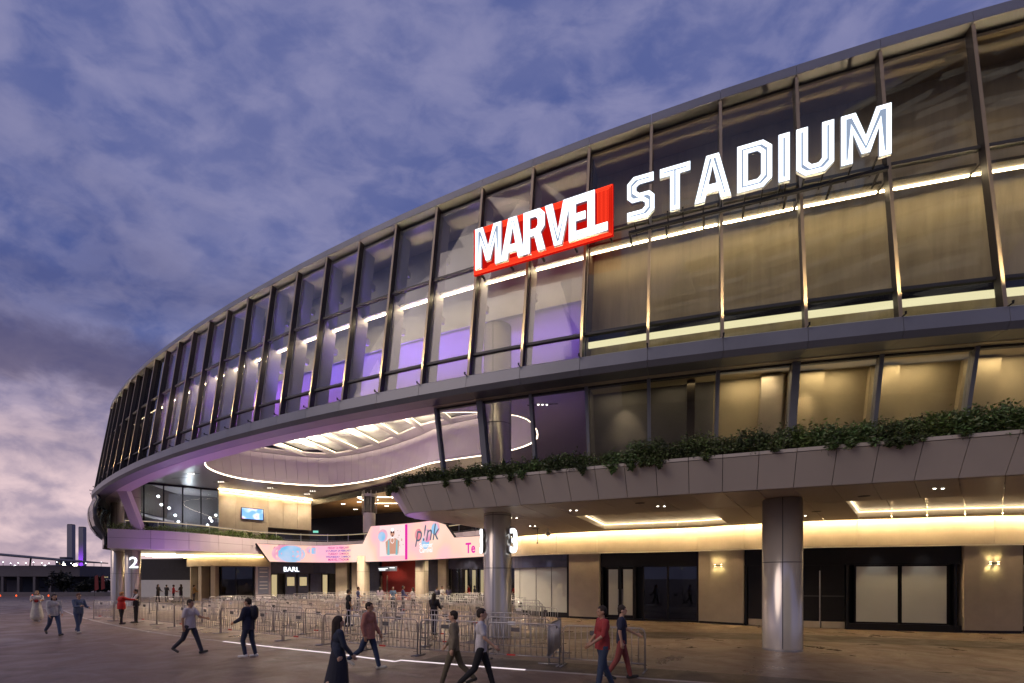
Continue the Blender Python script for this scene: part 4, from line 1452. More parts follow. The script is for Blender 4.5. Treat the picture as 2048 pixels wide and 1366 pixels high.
# left: open concourse behind the columns with lit ceiling battens and a white hoarding
HP = Path([(-47, 59.6), (-36, 58.5), (-30, 58)], sign=-1, smooth=False)
slab(HP, 0, HP.len, 0, 0.2, 0, 2.1, 'hoarding', 'white_board', ST)
slab(HP, 0, HP.len, 0.3, 0.5, 0, 4.7, 'concourse_wall', 'dark_room', ST)
for y in (44.5, 47.0, 49.5, 52.0):
    MB().box(-35.2 - (y - 44.5) * 0.45, y - 0.05, 4.55, -31.0, y + 0.05, 4.62).build('ceiling_batten', 'led_warm_soft', ST)
lamp('AREA', (-37, 49, 4.4), 190, (1.0, 0.80, 0.5), None, 4, (-37, 49, 0), name='concourse_light')
for s_, o_, e_ in ((14.5, -2.2, 70), (9, -2.2, 60), (19.8, -1.6, 90), (23.0, -1.6, 90), (27.0, -0.8, 150), (30.9, -1.8, 120), (33.9, -1.6, 90), (37.5, -0.9, 140), (41.5, -1.0, 120), (27.5, -4, 90), (21, -4, 90)):
    p = GP.pt(s_, o_, 4.6)
    lamp('SPOT', p, e_ * 1.6, (1.0, 0.82, 0.55), None, 0.08, (p[0], p[1] + 0.5, 0), 100, 0.6, name='balcony_downlight')

# ---- purple fill added for the glow on ceiling and soffit --------------------------------------
for x, y, e_, col in ((-14, 26.6, 900, (0.36, 0.10, 1.0)), (-9.5, 23.8, 700, (0.22, 0.16, 1.0)), (-5, 21.6, 700, (0.30, 0.16, 1.0)), (-1.5, 20.9, 420, (0.32, 0.15, 1.0)), (-19, 30.2, 900, (0.50, 0.10, 1.0)),
                      (-24, 34.3, 700, (0.60, 0.20, 1.0)), (2.2, 20.0, 260, (0.4, 0.2, 1.0))):
    lamp('SPOT', (x, y, 9.55), e_, col, None, 0.35, (x + 0.8, y + 1.6, CEIL), 155, 0.5, name='purple_fill')
for x, y, e_ in ((-7, 24.5, 80), (-13, 28, 95), (-18, 31.5, 110), (-23, 35.5, 120), (-27.5, 39.5, 100)):
    lamp('AREA', (x, y, 4.2), e_, (0.58, 0.26, 1.0), None, 5.0, (x, y, 9), name='purple_fill')  # unseen lamps, added for the screen's purple glow on the soffit

# ================================================================== LED screen
tip_t, tip_b = b_tip + 0.1, b_tip + 1.5
sx = lambda px_s: px_s + (b_tip - 12.85)      # positions measured along the balcony edge
TOPZ = [(12.95, 5.76), (25.38, 5.90), (26.61, 7.60), (35.78, 7.53), (37.73, 7.0), (39.01, 5.80), (41.94, 5.74), (48.0, 5.70)]
BOTZ = [(12.95, 5.72), (14.31, 3.97), (30.0, 3.97), (41.94, 4.03), (48.0, 4.05)]
zt_ = lambda s: float(np.interp(s, [a for a, _ in TOPZ], [b for _, b in TOPZ]))
zb_ = lambda s: float(np.interp(s, [a for a, _ in BOTZ], [b for _, b in BOTZ]))
ss = sorted(set([a for a, _ in TOPZ] + [a for a, _ in BOTZ] + list(np.linspace(12.95, 47.6, 60))))
ss = [s for s in ss if s <= 47.7]


def scr(s, z, off):
    return BP.pt(sx(s), off, z)


vs, fs = [], []
for s in ss:
    vs += [scr(s, zb_(s), -0.30), scr(s, zt_(s), -0.30), scr(s, zt_(s), -0.05), scr(s, zb_(s), -0.05)]
for i in range(len(ss) - 1):
    for j in range(4):
        j2 = (j + 1) % 4
        fs.append((4 * i + j, 4 * i + j2, 4 * i + 4 + j2, 4 * i + 4 + j))
fs += [(3, 2, 1, 0), tuple(len(vs) - 4 + j for j in range(4))]
LED = mesh_obj('led_screen', vs, fs, 'black_frame')
tag(LED, 'long bright advertising screen curving round the balcony edge of the entrance square', 'screen')


def emat(name, stops, strength, scale=0.35, loc=(0, 0, 0)):
    m, t, out = new_mat(name)
    e = t.nodes.new('ShaderNodeEmission'); tcn = t.nodes.new('ShaderNodeTexCoord'); gr = t.nodes.new('ShaderNodeValToRGB')
    mp = t.nodes.new('ShaderNodeMapping'); mp.inputs['Location'].default_value = loc
    nz = t.nodes.new('ShaderNodeTexNoise'); nz.inputs['Scale'].default_value = scale; nz.inputs['Detail'].default_value = 1.5
    L_ = t.links.new
    L_(tcn.outputs['Object'], mp.inputs[0]); L_(mp.outputs[0], nz.inputs['Vector']); L_(nz.outputs[0], gr.inputs[0]); L_(gr.outputs[0], e.inputs[0])
    els = gr.color_ramp.elements
    els[0].position, els[0].color = stops[0][0], (*stops[0][1], 1)
    els[1].position, els[1].color = stops[-1][0], (*stops[-1][1], 1)
    for p_, c in stops[1:-1]:
        q = els.new(p_); q.color = (*c, 1)
    e.inputs[1].default_value = strength
    L_(e.outputs[0], out.inputs[0])
    return m


emat('screen_base', [(0.36, (1.0, 0.47, 0.60)), (0.5, (1.0, 0.60, 0.47)), (0.64, (1.0, 0.70, 0.58))], 1.15, 0.22)
emat('bubble_blue', [(0.38, (0.22, 0.62, 0.95)), (0.62, (0.55, 0.70, 0.95))], 0.95, 0.8)
emat('bubble_pink', [(0.38, (0.95, 0.35, 0.55)), (0.62, (1.0, 0.62, 0.70))], 0.95, 0.8)
emat('bubble_red', [(0.38, (0.95, 0.15, 0.22)), (0.62, (1.0, 0.40, 0.45))], 0.9, 0.8)
emit('print_magenta', (0.72, 0.03, 0.38), 0.8)
emit('print_violet', (0.22, 0.09, 0.62), 0.8)
emit('print_hot', (0.95, 0.03, 0.45), 0.9)
emit('print_white', (1, 0.96, 0.98), 1.15)
emit('print_grey', (0.16, 0.19, 0.26), 0.8)
emit('print_skin', (0.85, 0.42, 0.30), 0.8)
emit('print_dark', (0.06, 0.015, 0.03), 0.7)
emit('print_teal', (0.30, 0.66, 0.72), 0.8)
emit('print_pinkpane', (1.0, 0.80, 0.78), 1.0)
vs, fs = [], []
for s in ss:
    a, b = zb_(s) + 0.03, zt_(s) - 0.03
    b = max(a + 0.005, b)
    for k in range(5):
        vs.append(scr(s, a + (b - a) * k / 4, -0.306))
for i in range(len(ss) - 1):
    for k in range(4):
        q = i * 5 + k
        fs.append((q, q + 1, q + 6, q + 5))
mesh_obj('screen_face', vs, fs, 'screen_base', LED)
lay = [0]


def disc(s, z, r, mat, name='bubble', sq=1.0, lo=None, n=36, rin=0.0):
    """Round print on the screen, clipped to the lit area."""
    lay[0] += 1
    off = -0.308 - 0.0012 * lay[0]
    vs, fs = [], []
    rings = 4
    for k in range(rings + 1):
        rr = rin + (r - rin) * k / rings
        for j in range(n):
            a = 2 * math.pi * j / n
            s_ = s + rr * math.cos(a) * sq
            z_ = z + rr * math.sin(a)
            z_ = min(max(z_, zb_(s_) + 0.04), zt_(s_) - 0.04)
            vs.append(scr(s_, z_, off))
    for k in range(rings):
        for j in range(n):
            j2 = (j + 1) % n
            fs.append((k * n + j, k * n + j2, (k + 1) * n + j2, (k + 1) * n + j))
    return mesh_obj(name, vs, fs, mat, LED)


def stext(body, s, z, size, mat, align='CENTER', name='screen_lettering', sx_=1.0, bold=0.0, shear=0.0):
    lay[0] += 1
    off = -0.308 - 0.0012 * lay[0]
    v, f = text_geo(body, size, 0, align, shear, bold)
    return mesh_obj(name, [scr(s + x * sx_, z + y, off) for x, y, _ in v], f, mat, LED)


def spoly(pts, mat, name='screen_print'):
    lay[0] += 1
    off = -0.308 - 0.0012 * lay[0]
    bm = bmesh.new()
    bm.faces.new([bm.verts.new((s, 0, z)) for s, z in pts])
    bmesh.ops.triangulate(bm, faces=bm.faces[:])
    for _ in range(4):
        lg = [e for e in bm.edges if e.calc_length() > 0.25]
        if not lg:
            break
        bmesh.ops.subdivide_edges(bm, edges=lg, cuts=1)
        bmesh.ops.triangulate(bm, faces=bm.faces[:])
    bm.verts.index_update()
    vs = [scr(v.co.x, v.co.z, off) for v in bm.verts]
    fs = [tuple(v.index for v in f.verts) for f in bm.faces]
    bm.free()
    return mesh_obj(name, vs, fs, mat, LED)


disc(15.6, 5.2, 0.6, 'bubble_red', sq=1.6)
disc(16.2, 4.85, 1.0, 'bubble_pink', sq=1.7)
disc(16.5, 4.85, 0.86, 'bubble_blue', sq=1.6)
disc(18.6, 5.30, 0.42, 'bubble_pink', sq=1.7)
disc(18.8, 5.22, 0.32, 'bubble_blue', sq=1.7)
for k, tx in enumerate(('FRIDAY 23 FEBRUARY', 'SATURDAY 24 FEBRUARY', 'TUESDAY 12 MARCH', 'WEDNESDAY 13 MARCH', 'MARVEL STADIUM')):
    stext(tx, 21.85, 5.44 - 0.315 * k, 0.30 if k < 4 else 0.34, 'print_magenta' if k % 2 == 0 else 'print_violet', bold=0.006)
# picture panel: a generic figure in sunglasses between balloons
spoly([(27.9, 4.5), (31.6, 4.5), (31.6, 7.45), (27.9, 7.5)], 'print_pinkpane')
disc(28.35, 6.55, 0.62, 'bubble_pink', sq=1.1)
disc(28.2, 6.45, 0.48, 'bubble_blue', sq=1.1)
spoly([(28.9, 4.7), (30.6, 4.7), (30.75, 5.9), (30.25, 6.2), (29.3, 6.2), (28.75, 5.9)], 'print_skin')
spoly([(29.0, 4.6), (29.35, 4.6), (29.3, 6.05), (29.1, 6.05)], 'print_teal')
spoly([(30.2, 4.6), (30.5, 4.6), (30.5, 6.05), (30.3, 6.05)], 'print_teal')
disc(29.75, 6.75, 0.38, 'print_skin', 'face_print', sq=0.85)
disc(29.75, 7.02, 0.20, 'print_white', 'hair_print', sq=1.2)
disc(29.62, 6.80, 0.11, 'print_dark', 'sunglasses_print'); disc(29.90, 6.80, 0.11, 'print_dark', 'sunglasses_print')
disc(29.76, 6.46, 0.10, 'print_dark', 'mouth_print', sq=0.7)
disc(29.75, 6.02, 0.30, 'print_white', 'necklace_print', sq=0.9, rin=0.24)
for k in range(14):
    disc(30.5 + random.random() * 1.0, 5.2 + random.random() * 2.0, 0.03 + 0.04 * random.random(), 'print_skin', 'confetti_print', n=6)
spoly([(31.6, 4.1), (31.95, 4.1), (31.95, 7.45), (31.6, 7.45)], 'print_hot')
disc(33.6, 6.35, 0.55, 'bubble_red'); disc(34.7, 5.6, 0.62, 'bubble_blue'); disc(35.0, 6.2, 0.62, 'bubble_pink'); disc(36.3, 6.75, 0.62, 'bubble_pink'); disc(36.15, 6.7, 0.50, 'bubble_blue')
stext('p!nk', 34.9, 5.75, 2.1, 'print_grey', bold=0.004, shear=0.25, sx_=0.98)
stext('Summer', 34.8, 5.15, 0.62, 'print_white', bold=0.012)
stext('Carnival', 34.8, 4.68, 0.62, 'print_white', bold=0.012)
stext('Te', 41.2, 4.42, 1.15, 'print_hot', bold=0.03)

# ================================================================== gate numbers and shop name
def plate_text(body, size, depth, mat, name, label, cat, loc, rz, face='number_white', bold=0.02):
    v, f = text_geo(body, size, depth, 'CENTER', 0, bold)
    o = empty(name, loc, rz)
    tag(o, label, cat)
    mesh_obj('character', [(x, -z, y) for x, y, z in v], f, face, o)
    v2, f2 = text_geo(body, size, depth * 0.5, 'CENTER', 0, bold + 0.012)
    mesh_obj('backing', [(x, -z + depth * 1.2, y) for x, y, z in v2], f2, mat, o)
    return o


plate_text('2', 1.30, 0.05, 'black_frame', 'gate_number', 'white lit numeral 2 on the paired columns at the far end', 'gate number', (-31.78, 40.62, 3.22), R(38))
a = R(-20)
plate_text('3', 1.36, 0.05, 'galv', 'gate_number', 'white lit numeral 3 on the side of the column by the barriers', 'gate number',
           (-0.59 + 0.70 * math.cos(a), 19.75 + 0.70 * math.sin(a), 3.42), R(64))
a = R(188)
plate_text('3', 1.36, 0.05, 'galv', 'gate_number', 'edge-on lit numeral on the screen side of the column by the barriers', 'gate number',
           (-0.59 + 0.66 * math.cos(a), 19.75 + 0.66 * math.sin(a), 3.42), R(-82))
x, y = GP.at(13.9, -0.36)
v, f = text_geo('BARL', 0.70, 0.03, 'CENTER', 0, 0.004)
o = empty('shop_sign', (x, y, 3.05), GP.ang(13.9)); tag(o, 'thin white lit letters naming the shop on its dark header', 'sign')
mesh_obj('lettering', [(x_, -z_, y_) for x_, y_, z_ in v], f, 'number_white', o)

# ================================================================== the big neon lettering
GLY = {
    'M': (0.90, [(0, 0), (0, 1), (.27, 1), (.45, .50), (.63, 1), (.9, 1), (.9, 0), (.68, 0), (.68, .58), (.53, .14), (.37, .14), (.22, .58), (.22, 0)], None),
    'A': (0.80, [(0, 0), (.26, 1), (.54, 1), (.80, 0), (.57, 0), (.53, .17), (.27, .17), (.23, 0)], [(.315, .36), (.485, .36), (.40, .74)]),
    'R': (0.70, [(0, 0), (0, 1), (.52, 1), (.68, .86), (.68, .55), (.56, .43), (.70, 0), (.46, 0), (.345, .38), (.22, .38), (.22, 0)],
          [(.22, .56), (.39, .56), (.45, .62), (.45, .76), (.39, .82), (.22, .82)]),
    'V': (0.80, [(0, 1), (.24, 1), (.40, .36), (.56, 1), (.80, 1), (.52, 0), (.28, 0)], None),
    'E': (0.56, [(0, 0), (0, 1), (.56, 1), (.56, .8), (.22, .8), (.22, .6), (.5, .6), (.5, .41), (.22, .41), (.22, .2), (.56, .2), (.56, 0)], None),
    'L': (0.58, [(0, 0), (0, 1), (.22, 1), (.22, .2), (.58, .2), (.58, 0)], None),
    'S': (0.66, [(0, 0), (.5, 0), (.66, .15), (.66, .48), (.54, .6), (.3, .6), (.23, .66), (.23, .74), (.3, .79), (.64, .79), (.64, 1), (.16, 1),
                 (0, .86), (0, .52), (.12, .4), (.36, .4), (.43, .34), (.43, .27), (.36, .21), (0, .21)], None),
    'T': (0.70, [(.235, 0), (.235, .79), (0, .79), (0, 1), (.7, 1), (.7, .79), (.465, .79), (.465, 0)], None),
    'D': (0.72, [(0, 0), (0, 1), (.54, 1), (.72, .84), (.72, .16), (.54, 0)], [(.23, .21), (.42, .21), (.49, .28), (.49, .72), (.42, .79), (.23, .79)]),
    'I': (0.23, [(0, 0), (0, 1), (.23, 1), (.23, 0)], None),
    'U': (0.72, [(.17, 0), (0, .15), (0, 1), (.23, 1), (.23, .28), (.3, .21), (.42, .21), (.49, .28), (.49, 1), (.72, 1), (.72, .15), (.55, 0)], None),
}


def letter(ch, hgt, wscale, depth, parent, x0, mats, name):
    """Solid letter whose face carries nested neon lines."""
    w, out, hole = GLY[ch]
    loops = [[Vector((x * hgt * wscale, y * hgt)) for x, y in out]]
    if hole:
        loops.append([Vector((x * hgt * wscale, y * hgt)) for x, y in hole])

    def area(lp):
        return 0.5 * sum(lp[i - 1].x * lp[i].y - lp[i].x * lp[i - 1].y for i in range(len(lp)))
    if area(loops[0]) < 0:
        loops[0].reverse()
    if hole and area(loops[1]) > 0:
        loops[1].reverse()

    def inset(lp, d):
        res = []
        n = len(lp)
        for i in range(n):
            p0, p1, p2 = lp[i - 1], lp[i], lp[(i + 1) % n]
            e1, e2 = (p1 - p0).normalized(), (p2 - p1).normalized()
            n1, n2 = Vector((-e1.y, e1.x)), Vector((-e2.y, e2.x))
            bs = (n1 + n2)
            bs.normalize()
            res.append(p1 + bs * (d / max(0.42, bs.dot(n1))))
        return res
    vs, fs, mi = [], [], []
    tris = geometry.tessellate_polygon([[Vector((v.x, v.y, 0)) for v in lp] for lp in loops])
    flat = [v for lp in loops for v in lp]
    vs += [(v.x, 0, v.y) for v in flat]
    for a, b, c in tris:
        cr = (flat[b] - flat[a]).cross(flat[c] - flat[a])
        fs.append((a, b, c) if cr > 0 else (c, b, a)); mi.append(1)
    base = 0
    nb = len(flat)
    vs += [(v.x, depth, v.y) for v in flat]
    for lp in loops:
        m = len(lp)
        for i in range(m):
            j = (i + 1) % m
            fs.append((base + j, base + i, base + i + nb, base + j + nb)); mi.append(2)
        base += m
    lw = 0.0125 * hgt
    for lp in loops:
        for k in range(4):
            d0 = lw * (0.6 + 1.85 * k)
            r0, r1 = inset(lp, d0), inset(lp, d0 + lw * 1.05)
            b0 = len(vs)
            m = len(lp)
            vs += [(v.x, -0.012, v.y) for v in r0] + [(v.x, -0.012, v.y) for v in r1]
            for i in range(m):
                j = (i + 1) % m
                fs.append((b0 + i, b0 + j, b0 + m + j, b0 + m + i)); mi.append(0)
    me = bpy.data.meshes.new(name)
    me.from_pydata(vs, [], fs)
    me.polygons.foreach_set('material_index', mi)
    for m in mats:
        me.materials.append(MATS[m])
    me.update()
    o = bpy.data.objects.new(name, me)
    COL.objects.link(o)
    o.parent = parent
    o.location = (x0, 0, 0)
    return o, w * hgt * wscale


LM = ('neon_white', 'neon_dim', 'letter_face')
# red box sign
A_, B2 = Vector((-1.36, 17.24, 0)), Vector((3.18, 15.19, 0))
wid = (B2 - A_).length
bx = empty('boxed_neon_sign', (A_.x, A_.y, 13.15), math.atan2(B2.y - A_.y, B2.x - A_.x))
tag(bx, 'red neon box sign with tall white neon letters on the glass facade', 'neon sign')
hgt = 1.62
MB().box(0, 0.0, 0, wid, 0.07, hgt).build('red_board', 'sign_glow_red', bx)
for k in range(3):                                      # red outline tubes
    d = 0.03 + 0.045 * k
    MB().tube([(d, -0.02, d), (wid - d, -0.02, d), (wid - d, -0.02, hgt - d), (d, -0.02, hgt - d), (d, -0.02, d)], 0.011 if k else 0.017, 5).build('neon_tube', 'neon_red', bx)
for k in range(9):
    MB().tube([(wid - 0.16 - 0.042 * k, -0.02, 0.42), (wid - 0.16 - 0.042 * k, -0.02, hgt - 0.14)], 0.009, 5).build('neon_tube', 'neon_red', bx)
for k in range(3):
    MB().tube([(0.55 + k * 0.05, -0.02, 0.16 + 0.03 * k), (3.9, -0.02, 0.16 + 0.03 * k)], 0.008, 5).build('neon_tube', 'neon_red', bx)
    MB().tube([(0.45, -0.02, hgt - 0.16 - 0.03 * k), (3.9, -0.02, hgt - 0.16 - 0.03 * k)], 0.008, 5).build('neon_tube', 'neon_red', bx)
x = 0.12
for ch in 'MARVEL':
    o, w = letter(ch, 1.42, 0.805, 0.09, bx, x, LM, 'letter')
    o.location = (x, -0.12, 0.12)
    x += w * 0.965 - (0.06 if ch in 'AV' else 0.0)
    if ch == 'A':
        x += 0.03
# white letters
A_, B2 = Vector((3.62, 15.22, 0)), Vector((10.06, 12.74, 0))
wid2 = (B2 - A_).length
wl = empty('neon_lettering', (A_.x, A_.y, 13.58), math.atan2(B2.y - A_.y, B2.x - A_.x))
tag(wl, 'row of seven large white neon letters standing off the glass facade', 'neon sign')
tw = sum(GLY[c][0] for c in 'STADIUM')
H2 = 1.36
gap = 0.15
ws = (wid2 - gap * 6) / (tw * H2)
x = 0.0
for ch in 'STADIUM':
    o, w = letter(ch, H2, ws, 0.09, wl, x, LM, 'letter')
    x += w + (gap if ch not in 'T' else gap * 0.7)
    for d in (0.25, 0.75):
        MB().box(w * d - 0.02, 0.09, 0.05, w * d + 0.02, 0.75, 0.10).build('bracket', 'black_frame', o)
MB().box(0, 0.35, -0.12, wid2, 0.45, -0.04).build('carrier_rail', 'black_frame', wl)
for i in range(7):
    MB().box(wid2 * i / 6.2, 0.40, -0.10, wid2 * i / 6.2 + 0.06, 1.05, -0.05).build('rail_arm', 'black_frame', wl)
for i in range(5):
    MB().box(wid * i / 4.2, 0.07, 0.3, wid * i / 4.2 + 0.06, 0.75, 0.36).build('rail_arm', 'black_frame', bx)

# ================================================================== planting
def leaf_mesh(name, centers, size, mat, parent=None, kind=None, droop=0.3, aspect=0.5):
    """Many small folded leaves (two triangles each)."""
    n = len(centers)
    c = np.asarray(centers, float)
    d = rng.normal(size=(n, 3)); d[:, 2] = d[:, 2] * 0.6 - droop
    d /= np.linalg.norm(d, axis=1)[:, None]
    u = np.cross(d, rng.normal(size=(n, 3)))
    u /= np.linalg.norm(u, axis=1)[:, None]
    sz = size * rng.uniform(0.5, 1.25, n)[:, None]
    v = np.empty((n, 4, 3))
    v[:, 0] = c
    v[:, 1] = c + d * sz * 0.5 + u * sz * aspect * 0.5
    v[:, 2] = c + d * sz
    v[:, 3] = c + d * sz * 0.5 - u * sz * aspect * 0.5
    me = bpy.data.meshes.new(name)
    me.vertices.add(4 * n)
    me.vertices.foreach_set('co', v.ravel())
    me.loops.add(4 * n)
    me.loops.foreach_set('vertex_index', np.arange(4 * n))
    me.polygons.add(n)
    me.polygons.foreach_set('loop_start', np.arange(0, 4 * n, 4))
    me.polygons.foreach_set('loop_total', np.full(n, 4))
    me.materials.append(MATS[mat])
    me.update()
    me.validate()
    o = bpy.data.objects.new(name, me)
    COL.objects.link(o)
    if parent is not None:
        o.parent = parent
    if kind:
        o['kind'] = kind
    return o


# hedge along the canopy lip: a loose mix of plants of unequal size, some spilling over the edge
hd_root = empty('hedge', (0, 0, 0))
tag(hd_root, 'long mixed green hedge trailing over the lip of the beige canopy', 'hedge')
kinds = {'leaf': [], 'leaf_mid': [], 'leaf_bright': []}
s = -0.2
cur, left = 'leaf', 0.0
while s < QP.len - 0.1:
    if left <= 0:
        cur = random.choices(['leaf', 'leaf_mid', 'leaf_bright'], [0.55, 0.33, 0.12])[0]
        left = random.uniform(0.4, 1.6) if cur != 'leaf_bright' else random.uniform(0.2, 0.45)
    full = QP.at(s)[0] > 4
    big = 0.13 + 0.19 * random.random() ** 1.5 + (0.06 if full else 0.0)
    off = -0.44 + 0.26 * random.random()
    z0 = 6.10 + 0.20 * random.random() + (0.08 if full else 0.0)
    m = int(330 * (big / 0.3) ** 1.6)
    p = rng.normal(size=(m, 3)); p /= np.linalg.norm(p, axis=1)[:, None]
    p *= (rng.uniform(0.25, 1.0, m) ** 0.6)[:, None] * big
    x, y = QP.at(s, off)
    kinds[cur].append(np.c_[x + p[:, 0], y + p[:, 1], z0 + p[:, 2] * 1.25])
    if random.random() < 0.16:
        hang = random.uniform(0.08, 0.34)
        m2 = int(300 * hang / 0.3)
        x, y = QP.at(s, -0.66)
        tap = rng.uniform(0, 1, m2)
        kinds[cur].append(np.c_[x + rng.normal(0, 0.11, m2) * (1.1 - tap), y + rng.normal(0, 0.05, m2), 6.05 - hang * tap])
    if random.random() < 0.30:                       # stray shoots above the mass
        m4 = 16
        hh = random.uniform(0.2, 0.5)
        x, y = QP.at(s, off + 0.2)
        tt_ = rng.uniform(0, 1, m4)
        dx, dy = rng.normal(0, 0.15), rng.normal(0, 0.15)
        kinds[cur].append(np.c_[x + dx * tt_, y + dy * tt_, z0 + 0.1 + hh * tt_])
    m3 = 60
    x, y = QP.at(s, 0.15)
    kinds['leaf'].append(np.c_[x + rng.normal(0, 0.3, m3), y + rng.normal(0, 0.22, m3), 6.12 + rng.uniform(0, 0.40, m3)])
    step = 0.105
    if random.random() < 0.05:
        step += 0.16
    s += step; left -= step
leaf_mesh('foliage', np.vstack(kinds['leaf']), 0.085, 'leaf', hd_root)
leaf_mesh('foliage', np.vstack(kinds['leaf_mid']), 0.115, 'leaf_mid', hd_root, droop=0.1, aspect=0.38)
leaf_mesh('foliage', np.vstack(kinds['leaf_bright']), 0.15, 'leaf_bright', hd_root, droop=-0.2, aspect=0.28)


def spiky(name, x, y, z, n, ln, mat, label, group, cat='plant'):
    mb = MB()
    for k in range(n):
        a = random.random() * 6.283
        tilt = random.uniform(0.2, 1.0)
        l_ = ln * random.uniform(0.6, 1.1)
        w = l_ * 0.10
        d = Vector((math.cos(a), math.sin(a), 0))
        side = Vector((-d.y, d.x, 0)) * w
        p0 = Vector((0, 0, 0)); p1 = d * l_ * 0.35 * tilt + Vector((0, 0, l_ * 0.62)); p2 = d * l_ * (0.35 + 0.55 * tilt) + Vector((0, 0, l_ * (0.95 - 0.4 * tilt)))
        mb.add([p0, p1 + side, p2, p1 - side, p1 + Vector((0, 0, 0.015))], [(0, 1, 4), (1, 2, 4), (2, 3, 4), (3, 0, 4)])
    o = mb.build(name, mat)
    o.location = (x, y, z)
    tag(o, label, cat, group)
    return o


for k, (px, s_off) in enumerate(((-4.1, 0.5), (-3.2, 0.6), (-2.6, 0.4), (-1.4, 0.5), (-0.5, 0.45), (0.7, 0.5), (1.5, 0.45), (2.0, 0.5), (2.5, 0.45), (4.6, 0.6))):
    s = QP.near(px, np.interp(-px, [-12.5, 3], [12.3, 18.8]))
    x, y = QP.at(s, s_off)
    spiky('leafy_plant', x, y, 6.1, 14, 0.75 if k not in (0, 2) else 0.55, 'leaf_bright' if k < 4 else 'leaf', 'upright broad-leaved plant standing in the canopy planter behind the hedge', 'upright plants on the canopy')
# balcony edge planting
cs = []
for s in np.arange(0.3, 15.3, 0.16):
    x, y = BP.at(s, 0.34)
    m = 46 + int(40 * rng.random())
    hh = 0.30 + 0.42 * rng.random()
    cs.append(np.c_[x + rng.normal(0, 0.15, m), y + rng.normal(0, 0.15, m), 6.14 + rng.uniform(0, hh, m)])
o = leaf_mesh('balcony_planting', np.vstack(cs), 0.17, 'leaf_bright', droop=-0.5, aspect=0.3)
tag(o, 'low fresh green planting along the balcony edge', 'plants')
for k, s in enumerate((9.8, 10.5, 11.2, 12.2, 13.4, 14.2)):
    x, y = BP.at(s, 0.36)
    spiky('spiky_plant', x, y, 6.1, 18, 1.05, 'leaf_bright', 'spiky arching plant on the balcony edge near the slanting end of the screen', 'spiky balcony plants')

# ================================================================== crowd barriers
BL, BH = 2.16, 1.10
PB = bpy.data.meshes


def arc(cx, cz, r, a0, a1, n=5):
    return [(cx + r * math.cos(R(a0 + (a1 - a0) * k / n)), 0, cz + r * math.sin(R(a0 + (a1 - a0) * k / n))) for k in range(n + 1)]


r_ = 0.14
loop = [(-BL / 2, 0, 0.02)] + [(-BL / 2, 0, BH - r_)] + arc(-BL / 2 + r_, BH - r_, r_, 180, 90)[1:] + arc(BL / 2 - r_, BH - r_, r_, 90, 0) + [(BL / 2, 0, 0.02)]
frame_me = MB().tube(loop, 0.021, 6)
frame_me.tube([(-BL / 2, 0, 0.20), (BL / 2, 0, 0.20)], 0.017, 6)
bar_g = MB().tube([(0, 0, 0.20), (0, 0, BH - 0.01)], 0.0115, 5)
foot_g = MB().tube([(0, -0.30, 0.018), (0, 0.30, 0.018)], 0.020, 6)
plate_g = MB().box(-0.13, -0.012, 0, 0.13, 0.012, 0.12)
clip_g = MB().box(-0.13, -0.026, 0.18, 0.13, 0.026, 0.222)
NBAR = 12
proto = None


def barrier_proto(split, tagm, clip):
    root = empty('crowd_barrier')
    frame_me.build('frame', 'galv', root, True)
    if split:
        b0 = bar_g.build('bar', 'galv', root, True)
        for k in range(NBAR):
            b = b0 if k == 0 else b0.copy()
            if k:
                COL.objects.link(b)
                b.parent = root
            b.location = (-BL / 2 + BL * (k + 1) / (NBAR + 1), 0, 0)
    else:
        mb = MB()
        for k in range(NBAR):
            xx = -BL / 2 + BL * (k + 1) / (NBAR + 1)
            mb.tube([(xx, 0, 0.20), (xx, 0, BH - 0.01)], 0.0125, 4)
        o = mb.build('bars', 'galv', root, True); o['kind'] = 'stuff'
    f0 = foot_g.build('foot', 'galv', root, True); f0.location = (-BL / 2, 0, 0)
    f1 = f0.copy(); COL.objects.link(f1); f1.parent = root; f1.location = (BL / 2, 0, 0)
    p = plate_g.build('number_plate', tagm, root); p.location = (0.22, 0, BH - 0.24)
    if clip:
        c = clip_g.build('red_clip', 'red_plastic', root); c.location = (0.35, 0, 0)
    return root


protos = {}
bl_n = [0]


def put_barrier(a, b, split, label, group, tagm='tag_dark', clip=False):
    key = (split, tagm, clip)
    if key not in protos:
        protos[key] = barrier_proto(*key)
        o = protos[key]
    else:
        o = protos[key].copy(); COL.objects.link(o)
        for ch in protos[key].children:
            c = ch.copy(); COL.objects.link(c); c.parent = o
    mx, my = (a[0] + b[0]) / 2, (a[1] + b[1]) / 2
    o.location = (mx, my, 0.006)
    o.rotation_euler = (0, 0, math.atan2(b[1] - a[1], b[0] - a[0]))
    tag(o, label, 'barrier', group)
    bl_n[0] += 1
    return o


FR = Path([(3.42, 12.25), (1.26, 13.2), (-0.9, 14.1), (-3.04, 14.95), (-5.1, 16.1), (-7.0, 17.4), (-9.1, 18.6), (-11.05, 19.85), (-13, 21.1), (-14.9, 22.35),
           (-16.8, 23.7), (-18.9, 25.2), (-21, 26.3), (-23.2, 27.4), (-25.2, 28.4)], sign=1)
G1 = 'barriers of the front row'
G2 = 'barriers of the queue lanes'
n1 = int(FR.len / 2.27)
for k in range(n1):
    s0 = k * 2.27 + 0.05
    lab = 'steel crowd barrier %s in the front row along the paving edge' % ('with a red clip' if k % 2 else 'without a clip')
    if k == 0:
        lab = 'end barrier of the front row, outermost towards the shopfronts'
    put_barrier(FR.at(s0), FR.at(s0 + BL), True, lab, G1 if k else None, clip=(k % 2 == 1))
STAFF = [(-19.6, 24.6), (-18.9, 25.0)]
colx = [(-0.59, 19.75), (8.97, 16.05), (-32.3, 41.2), (-35.2, 43.2), (-8.6, 46.2), (-15.3, 49.8)]
